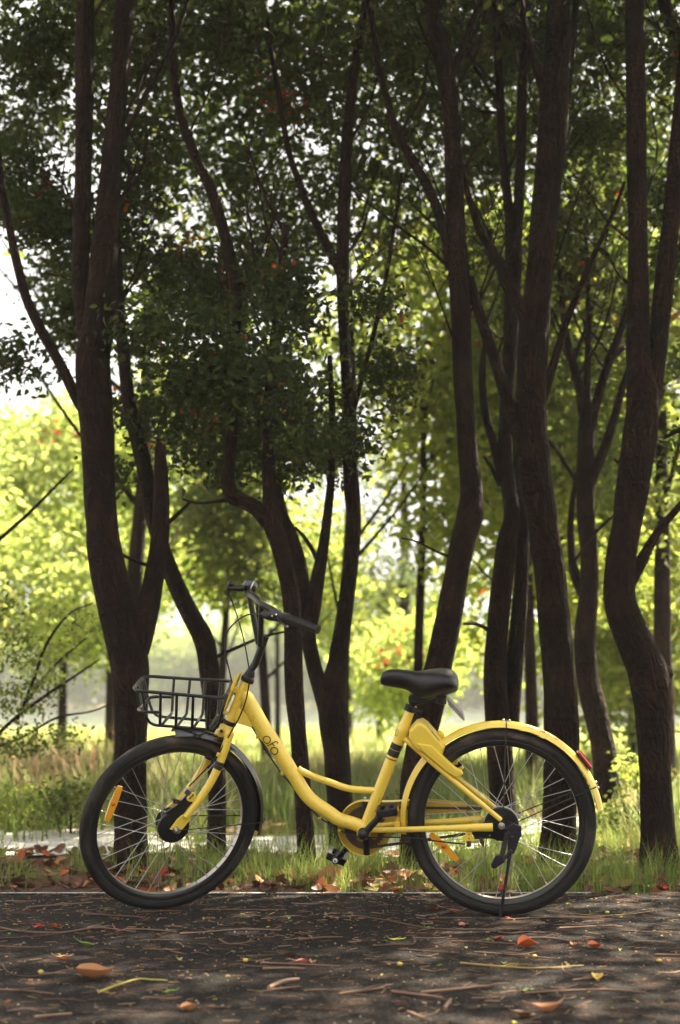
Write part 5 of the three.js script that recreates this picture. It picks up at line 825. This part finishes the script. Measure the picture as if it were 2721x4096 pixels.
const LEAVES = [
  ['curled tan leaf with a broken tip in the left foreground', 215, 2258, 0.105, 0.062, 'tan', 1.0, 0.5, -0.2], ['small tan leaf propped on the curled tan leaf in the left foreground', 244, 2252, 0.055, 0.042, 'tan', 0.9, 0.3, 0.9],
  ['large bright orange-red leaf standing on the road right of the kickstand', 1217, 2184, 0.062, 0.050, 'orange', 1.1, 0.2, 0.1], ['orange-red leaf with a long stalk right of the large bright one', 1372, 2186, 0.050, 0.036, 'orange', 0.8, 0.3, 0.2],
  ['bright red leaf lying just behind the rear wheel\'s contact, by the pink curled one', 998, 2098, 0.038, 0.024, 'red', 0.5, 0.2, 0.2], ['salmon pink long leaf with a raised stalk beneath the rear wheel', 1052, 2105, 0.060, 0.026, 'pink', 0.7, 0.4, -0.1],
  ['pale pink leaf tilted up on the road below the chainstay', 1070, 2136, 0.034, 0.024, 'pink', 0.8, 0.3, 0.5], ['small red leaf at the foot of the kickstand', 1170, 2118, 0.022, 0.014, 'red', 0.6, 0.2, 2.4],
  ['mustard-yellow leaf with a thin stalk at the lower right', 1377, 2256, 0.034, 0.030, 'yellow', 0.9, 0.2, 1.4], ['small tan leaf stub by the twigs at the right', 1323, 2180, 0.026, 0.022, 'tan', 0.7, 0.3, 1.2],
  ['pinkish red leaf lying on a twig in the middle foreground', 700, 2222, 0.048, 0.030, 'pink', 0.7, 0.3, 0.3], ['small folded tan leaf touching the pinkish red one in the middle foreground', 722, 2222, 0.024, 0.020, 'tan', 0.9, 0.3, 1.3],
  ['dull red leaf at the left foreground edge, above the curled tan leaf', 150, 2212, 0.052, 0.026, 'tan', 0.6, 0.4, 0.1], ['dark red small leaf at the left', 92, 2140, 0.034, 0.020, 'red', 0.7, 0.3, 0.0], ['orange folded leaf beside the dark red one at the left', 126, 2139, 0.040, 0.024, 'orange', 0.9, 0.4, 0.4],
  ['small pale pink leaf below the front wheel', 274, 2148, 0.036, 0.016, 'pink', 0.5, 0.5, -0.1], ['dark red leaf upright in the middle foreground', 672, 2205, 0.042, 0.026, 'brown', 0.8, 0.2, 0.1], ['yellow-green crumpled leaf left of the middle foreground', 200, 2182, 0.064, 0.030, 'green', 0.5, 0.4, 0.0],
  ['big curled pale brown leaf at the bottom right edge of the road', 1268, 2332, 0.085, 0.034, 'tan', 0.8, 0.6, 0.0], ['brown leaf lying beneath the big curled one at the bottom right', 1205, 2346, 0.060, 0.030, 'brown', 0.7, 0.3, 0.3], ['narrow lime-green leaf at the left of the right half', 918, 2168, 0.050, 0.012, 'lime', 0.4, 0.2, 0.0], ['green torn leaf on the road right of the rear wheel\'s foot', 1218, 2286, 0.034, 0.018, 'green', 0.4, 0.2, 0.2],
  ['dark green leaf scrap between twigs right of the kickstand', 990, 2142, 0.030, 0.014, 'green', 0.5, 0.2, 0.2], ['green leaf lying on a twig right of the pale pink leaf', 1128, 2172, 0.028, 0.020, 'green', 0.7, 0.2, 0.1], ['small dusty red leaf near the thick grey twig right of centre', 1150, 2166, 0.036, 0.020, 'red', 0.5, 0.2, 0.2], ['pink leaf at the right end of the short twigs at the far right', 765, 2118, 0.032, 0.016, 'pink', 0.6, 0.3, 0.1],
  ['green fresh leaf scrap standing on the road right of the rear wheel', 1106, 2075, 0.024, 0.018, 'green', 0.8, 0.1, 1.0], ['tan splintered leaf at the bottom centre left', 440, 2330, 0.050, 0.034, 'tan', 0.9, 0.4, 0.6], ['lime narrow leaf lying flat at lower centre left', 395, 2288, 0.044, 0.011, 'green', 0.4, 0.2, 0.0],
];
for (const [label, x, y, len, wid, hue, fold, curl, turn] of LEAVES) { const o = tag(mesh('leaf', fallen(len, wid, fold, curl, label.includes('stalk') ? 0.6 : 0.2), HUES[hue]), label, 'leaf'); drop(o, x, y); o.rotation.set(rr(-0.25, 0.25), turn, rr(-0.2, 0.2)); }
{ // leaves heaped along the verge
  const shapes = [fallen(0.075, 0.042, 0.5, 0.4), fallen(0.06, 0.036, 0.8, 0.3), fallen(0.085, 0.05, 0.4, 0.6), fallen(0.05, 0.032, 0.9, 0.5)];
  const place = (o, x, z, r) => { o.position.set(x, groundY(x, Math.min(z, EDGE - 0.01)) + 0.014, z); o.rotation.set(rr(-r, r), rr(0, 6.28), rr(-r, r)); };
  const kinds = [['brown', 84], ['tan', 46], ['red', 12], ['orange', 6]];
  for (const [hue, n] of kinds) for (let i = 0; i < n; i++) {
    const x = rr(-1.5, 1.5), z = -0.655 - Math.pow(rnd(), 1.3) * 0.42; if (x < -0.2 && rnd() < 0.5) continue;
    const o = mesh('verge_leaf', pick(shapes), HUES[hue]); place(o, x, z, 0.7); o.scale.setScalar(rr(0.55, 1.05));
    tag(o, { brown: 'dark brown dead leaf lying among grass on the verge', tan: 'tan dead leaf lying among grass on the verge', red: 'red fallen leaf lying among grass on the verge', orange: 'orange fallen leaf lying among grass on the verge' }[hue], 'leaf', hue + ' leaves on the verge');
  }
  const big = tag(mesh('leaf', fallen(0.13, 0.085, 0.7, 0.5), HUES.tan), 'large pale curled leaf standing in the grass below the front pedal', 'leaf'); { const p = onGround(772, 2036); big.position.set(p.x, 0.02, p.z); big.rotation.set(1.0, 0.2, 0.2); }
  const floor = thing('leaf_litter', 'fallen brown and red leaves carpeting the ground between the trunks', 'leaf litter'); floor.userData.kind = 'stuff';
  ['brown', 'tan', 'red', 'orange'].forEach((hue, k) => { const n = [2000, 300, 30, 24][k], im = new THREE.InstancedMesh(shapes[k], HUES[hue], n); im.name = 'leaf'; im.userData.kind = 'stuff'; im.castShadow = im.receiveShadow = true; for (let i = 0; i < n; i++) { const x = rr(-4, 4), z = -0.8 - Math.pow(rnd(), 1.3) * 1.0, s = rr(0.6, 1.1); im.setMatrixAt(i, m4.compose(V(x, groundY(x, z) + 0.010, z), qq.setFromEuler(ee.set(rr(-0.6, 0.6), rr(0, 6.28), rr(-0.6, 0.6))), V(s, s, s))); } floor.add(im); });
}
const WOODS = [std(0.16, 0.085, 0.055, 0.8), std(0.20, 0.12, 0.08, 0.8), std(0.10, 0.055, 0.038, 0.85), std(0.30, 0.19, 0.13, 0.8)], limeTwig = std(0.34, 0.30, 0.05, 0.6), yellowTwig = std(0.30, 0.20, 0.05, 0.7);
function twig(list, w, forks = 0) {                                      // [x, y] in the picture, lying on the road
  const p = list.map(([x, y], i) => { const q = onGround(x, y); q.y = w * 0.55 + (i % 2) * w * 0.35; return q; }), r = p.map((_, i) => w / 2 * (1.05 - 0.35 * i / (p.length - 1)));
  const g = [sweep(p, r, { radial: 8, step: 0.012, lump: 0.14, lumpScale: 20, s: Math.round(list[0][0]) })];
  for (let k = 0; k < forks; k++) { const c = new THREE.CatmullRomCurve3(p), t = rr(0.2, 0.85), a = c.getPoint(t), d = c.getTangent(t), l = rr(0.02, 0.07), e = a.clone().addScaledVector(d, l).add(V(0, rr(0, 0.012), rr(-1, 1) * l * 0.7)); g.push(sweep([a, a.clone().lerp(e, 0.5).add(V(0, 0.002, 0)), e], [w * 0.3, w * 0.24, w * 0.14], { radial: 6, step: 0.01 })); }
  return join(g);
}
const TWIGS = [
  ['long thin twig lying across the road at the far left, bent at its near end', [[54, 2100], [75, 2093], [130, 2088], [214, 2083]], 0.010, 3, 1], ['short straight twig just left of the front tyre', [[208, 2072], [270, 2074]], 0.007, 0, 0],
  ['forked brown twig below the front tyre', [[176, 2103], [240, 2112], [300, 2114], [332, 2118]], 0.010, 3, 2], ['straight reddish twig between the wheels at the road edge', [[470, 2098], [560, 2099], [660, 2098]], 0.008, 0, 0], ['thin twig right of the straight reddish one, nearer the bottom bracket', [[672, 2083], [720, 2086], [775, 2078]], 0.007, 1, 1],
  ['long crooked twig across the left of the road', [[0, 2140], [60, 2152], [150, 2151], [220, 2142], [313, 2150]], 0.011, 4, 0], ['lower of the two long crooked twigs at the left', [[0, 2164], [70, 2162], [150, 2152]], 0.008, 2, 2], ['thin twig right of the long crooked one at the left', [[290, 2143], [345, 2145], [408, 2150]], 0.008, 1, 1],
  ['twig lit by a patch of sun below the frame', [[415, 2154], [490, 2150], [550, 2144], [650, 2146]], 0.009, 2, 1], ['bent brown twig below the sunlit one', [[505, 2166], [525, 2178], [550, 2176], [586, 2172]], 0.008, 2, 0], ['thick twig piece left of the long straight one, right of centre', [[690, 2168], [740, 2164], [790, 2162]], 0.010, 0, 0],
  ['smooth lime-yellow twig in the left foreground beside the curled tan leaf', [[228, 2290], [270, 2276], [318, 2260], [350, 2263], [386, 2263]], 0.011, 0, 'lime'], ['pale cut stick with bark lying at the lower centre', [[620, 2282], [655, 2270], [689, 2262]], 0.020, 0, 3], ['brown twig piece under the pale cut stick', [[625, 2284], [690, 2278]], 0.010, 0, 1],
  ['brown twig across the left foreground', [[0, 2284], [60, 2288], [126, 2294]], 0.010, 1, 0], ['stubby orange-brown twig at the bottom left', [[80, 2348], [120, 2346], [165, 2340]], 0.012, 0, 1], ['thin curved twig at the far left edge', [[6, 2226], [20, 2244], [60, 2252], [100, 2250]], 0.007, 0, 2], ['short twig beside the dull red leaf at the left', [[68, 2216], [96, 2214]], 0.010, 0, 1],
  ['two-part twig pair under the pinkish red leaf, upper', [[600, 2222], [680, 2226], [784, 2230]], 0.010, 1, 0], ['two-part twig pair under the pinkish red leaf, lower', [[606, 2236], [660, 2236], [702, 2236]], 0.012, 0, 1],
  ['long twig starting at the kickstand\'s foot and running right', [[1162, 2121], [1240, 2118], [1310, 2116], [1390, 2120]], 0.008, 0, 0], ['long double twig below the rear wheel', [[816, 2112], [900, 2126], [990, 2142], [1100, 2146], [1232, 2144]], 0.010, 3, 2], ['straight twig at the right of the road with broken ends', [[1290, 2142], [1370, 2140], [1435, 2138]], 0.012, 3, 1],
  ['thin twig right of the broken-ended one', [[1434, 2146], [1500, 2150], [1568, 2150]], 0.006, 1, 1], ['grey thick twig right of centre beside the dusty red leaf', [[1206, 2165], [1260, 2166], [1320, 2172]], 0.012, 1, 1], ['twig left of the grey thick one carrying the green leaf', [[1042, 2172], [1100, 2174], [1190, 2178]], 0.009, 2, 0], ['hooked thin twig right of centre-left', [[860, 2182], [910, 2180], [952, 2178], [954, 2160]], 0.008, 1, 2],
  ['thin forked twig below the hooked one', [[920, 2188], [980, 2194], [1030, 2196], [1060, 2200]], 0.006, 2, 0], ['long yellowish twig across the lower right', [[1062, 2222], [1130, 2230], [1230, 2234], [1345, 2230]], 0.010, 2, 'yellow'], ['thin twig above the long yellowish one', [[1094, 2196], [1200, 2206], [1290, 2212]], 0.008, 3, 0], ['thick twig at the bottom centre-right, upper of the heap', [[970, 2292], [1040, 2288], [1090, 2280], [1140, 2278]], 0.015, 3, 1],
  ['thick twig at the bottom centre-right, lower of the heap', [[904, 2290], [960, 2300], [1020, 2304]], 0.016, 2, 0], ['stub of twig standing near the bottom centre-right', [[1025, 2330], [1034, 2318], [1040, 2308]], 0.016, 0, 1], ['brown stick at the left of the right half', [[782, 2294], [840, 2288], [886, 2280]], 0.012, 2, 1], ['dark twig at the bottom edge right of centre', [[940, 2336], [980, 2354]], 0.013, 0, 0],
  ['twig at the lower right under the mustard leaf', [[1320, 2262], [1360, 2258], [1400, 2250]], 0.010, 1, 0], ['curled thin twig above the mustard leaf', [[1296, 2222], [1300, 2240], [1322, 2250]], 0.006, 0, 2], ['long faint twig across the lower right edge', [[1210, 2292], [1300, 2288], [1400, 2284], [1490, 2292]], 0.010, 4, 0], ['short twig at the right edge of the road', [[1510, 2204], [1568, 2206]], 0.012, 0, 0], ['thin bowed yellow twig at the right edge behind the leaves', [[1314, 2106], [1380, 2112], [1450, 2108], [1500, 2102]], 0.005, 0, 'yellow'],
];
for (const [label, list, w, forks, m] of TWIGS) tag(mesh('twig', twig(list, w * 0.56, forks), m === 'lime' ? limeTwig : m === 'yellow' ? yellowTwig : WOODS[m]), label, 'twig');
for (let i = 0; i < 64; i++) { // thinner twigs that nothing tells apart
  const x = rr(0, 1568), y = 2064 + Math.pow(rnd(), 0.9) * 270, l = rr(20, 110), s = rr(-5, 5);
  const o = mesh('thin_twig', twig([[x, y], [x + l * 0.5, y + s], [x + l, y + rr(-4, 4)]], rr(0.002, 0.0045), rnd() < 0.4 ? 1 : 0), pick(WOODS.slice(0, 3)));
  tag(o, 'thin brown twig scattered on the dark road', 'twig', 'thin twigs on the road');
}
{ // small berries, and one heap of crumbs, bark chips and leaf bits
  for (const [label, x, y] of [['small yellow berry left of the lower right leaves', 922, 2226], ['small yellow berry right of the thin forked twig', 1232, 2208], ['small yellow berry on the road at the right edge, behind', 1400, 2106], ['small yellow berry lying on a twig at the right edge', 1520, 2218], ['small yellow berry near the left edge of the road', 94, 2244], ['small yellow berry in the middle foreground', 566, 2217]]) tag(drop(mesh('berry', new THREE.SphereGeometry(0.006, 14, 10).scale(1.25, 0.85, 1), std(0.60, 0.48, 0.07, 0.5)), x, y, 0.004), label, 'berry');
  const chip = (l, w) => new THREE.BoxGeometry(l, w * 0.4, w), stick = new THREE.CylinderGeometry(0.0011, 0.0009, 0.03, 5).rotateZ(Math.PI / 2), crumb = new THREE.IcosahedronGeometry(0.0028, 0), scrap = leafShape(0.022, 0.012, 0.5, 0.4);
  const g = thing('litter', 'crumbs of bark, twig and leaf sprinkled over the road', 'litter'); g.userData.kind = 'stuff';
  [[stick, 2600, [[0.16, 0.085, 0.05], [0.10, 0.055, 0.035], [0.26, 0.16, 0.09]], 0.0015], [chip(0.010, 0.004), 1100, [[0.20, 0.11, 0.06], [0.26, 0.16, 0.09], [0.12, 0.07, 0.045]], 0.0015], [crumb, 1700, [[0.10, 0.07, 0.05], [0.22, 0.17, 0.13], [0.05, 0.04, 0.035], [0.24, 0.20, 0.16]], 0.0015], [scrap, 420, [[0.20, 0.26, 0.05], [0.30, 0.10, 0.04], [0.26, 0.16, 0.06], [0.42, 0.40, 0.08]], 0.002]].forEach(([geo, n, colors, lift], k) => {
    const im = new THREE.InstancedMesh(geo, k === 3 ? grassMat : std(1, 1, 1, 0.85), n); im.name = ['stick', 'chip', 'crumb', 'scrap'][k]; im.userData.kind = 'stuff'; im.castShadow = im.receiveShadow = true;
    for (let i = 0; i < n; i++) { const z = EDGE + 0.02 + Math.pow(rnd(), 1.35) * 2.6, x = rr(-1.8, 1.8), near = fbm(x / 5 + 4, z / 5 + 4, 20, 20, 2, 51), s = rr(0.4, 1.5) * (near > 0.5 ? 1 : 0.75); im.setMatrixAt(i, m4.compose(V(x, lift, z), qq.setFromEuler(ee.set(rr(-0.25, 0.25), (k === 0 ? gauss() * 0.7 : rr(0, 6.28)), rr(-0.15, 0.15))), V(s, s, s))); const c = pick(colors), b = rr(0.7, 1.25); im.setColorAt(i, col.setRGB(c[0] * b, c[1] * b, c[2] * b)); }
    g.add(im);
  });
}
renderer.render(scene, camera);
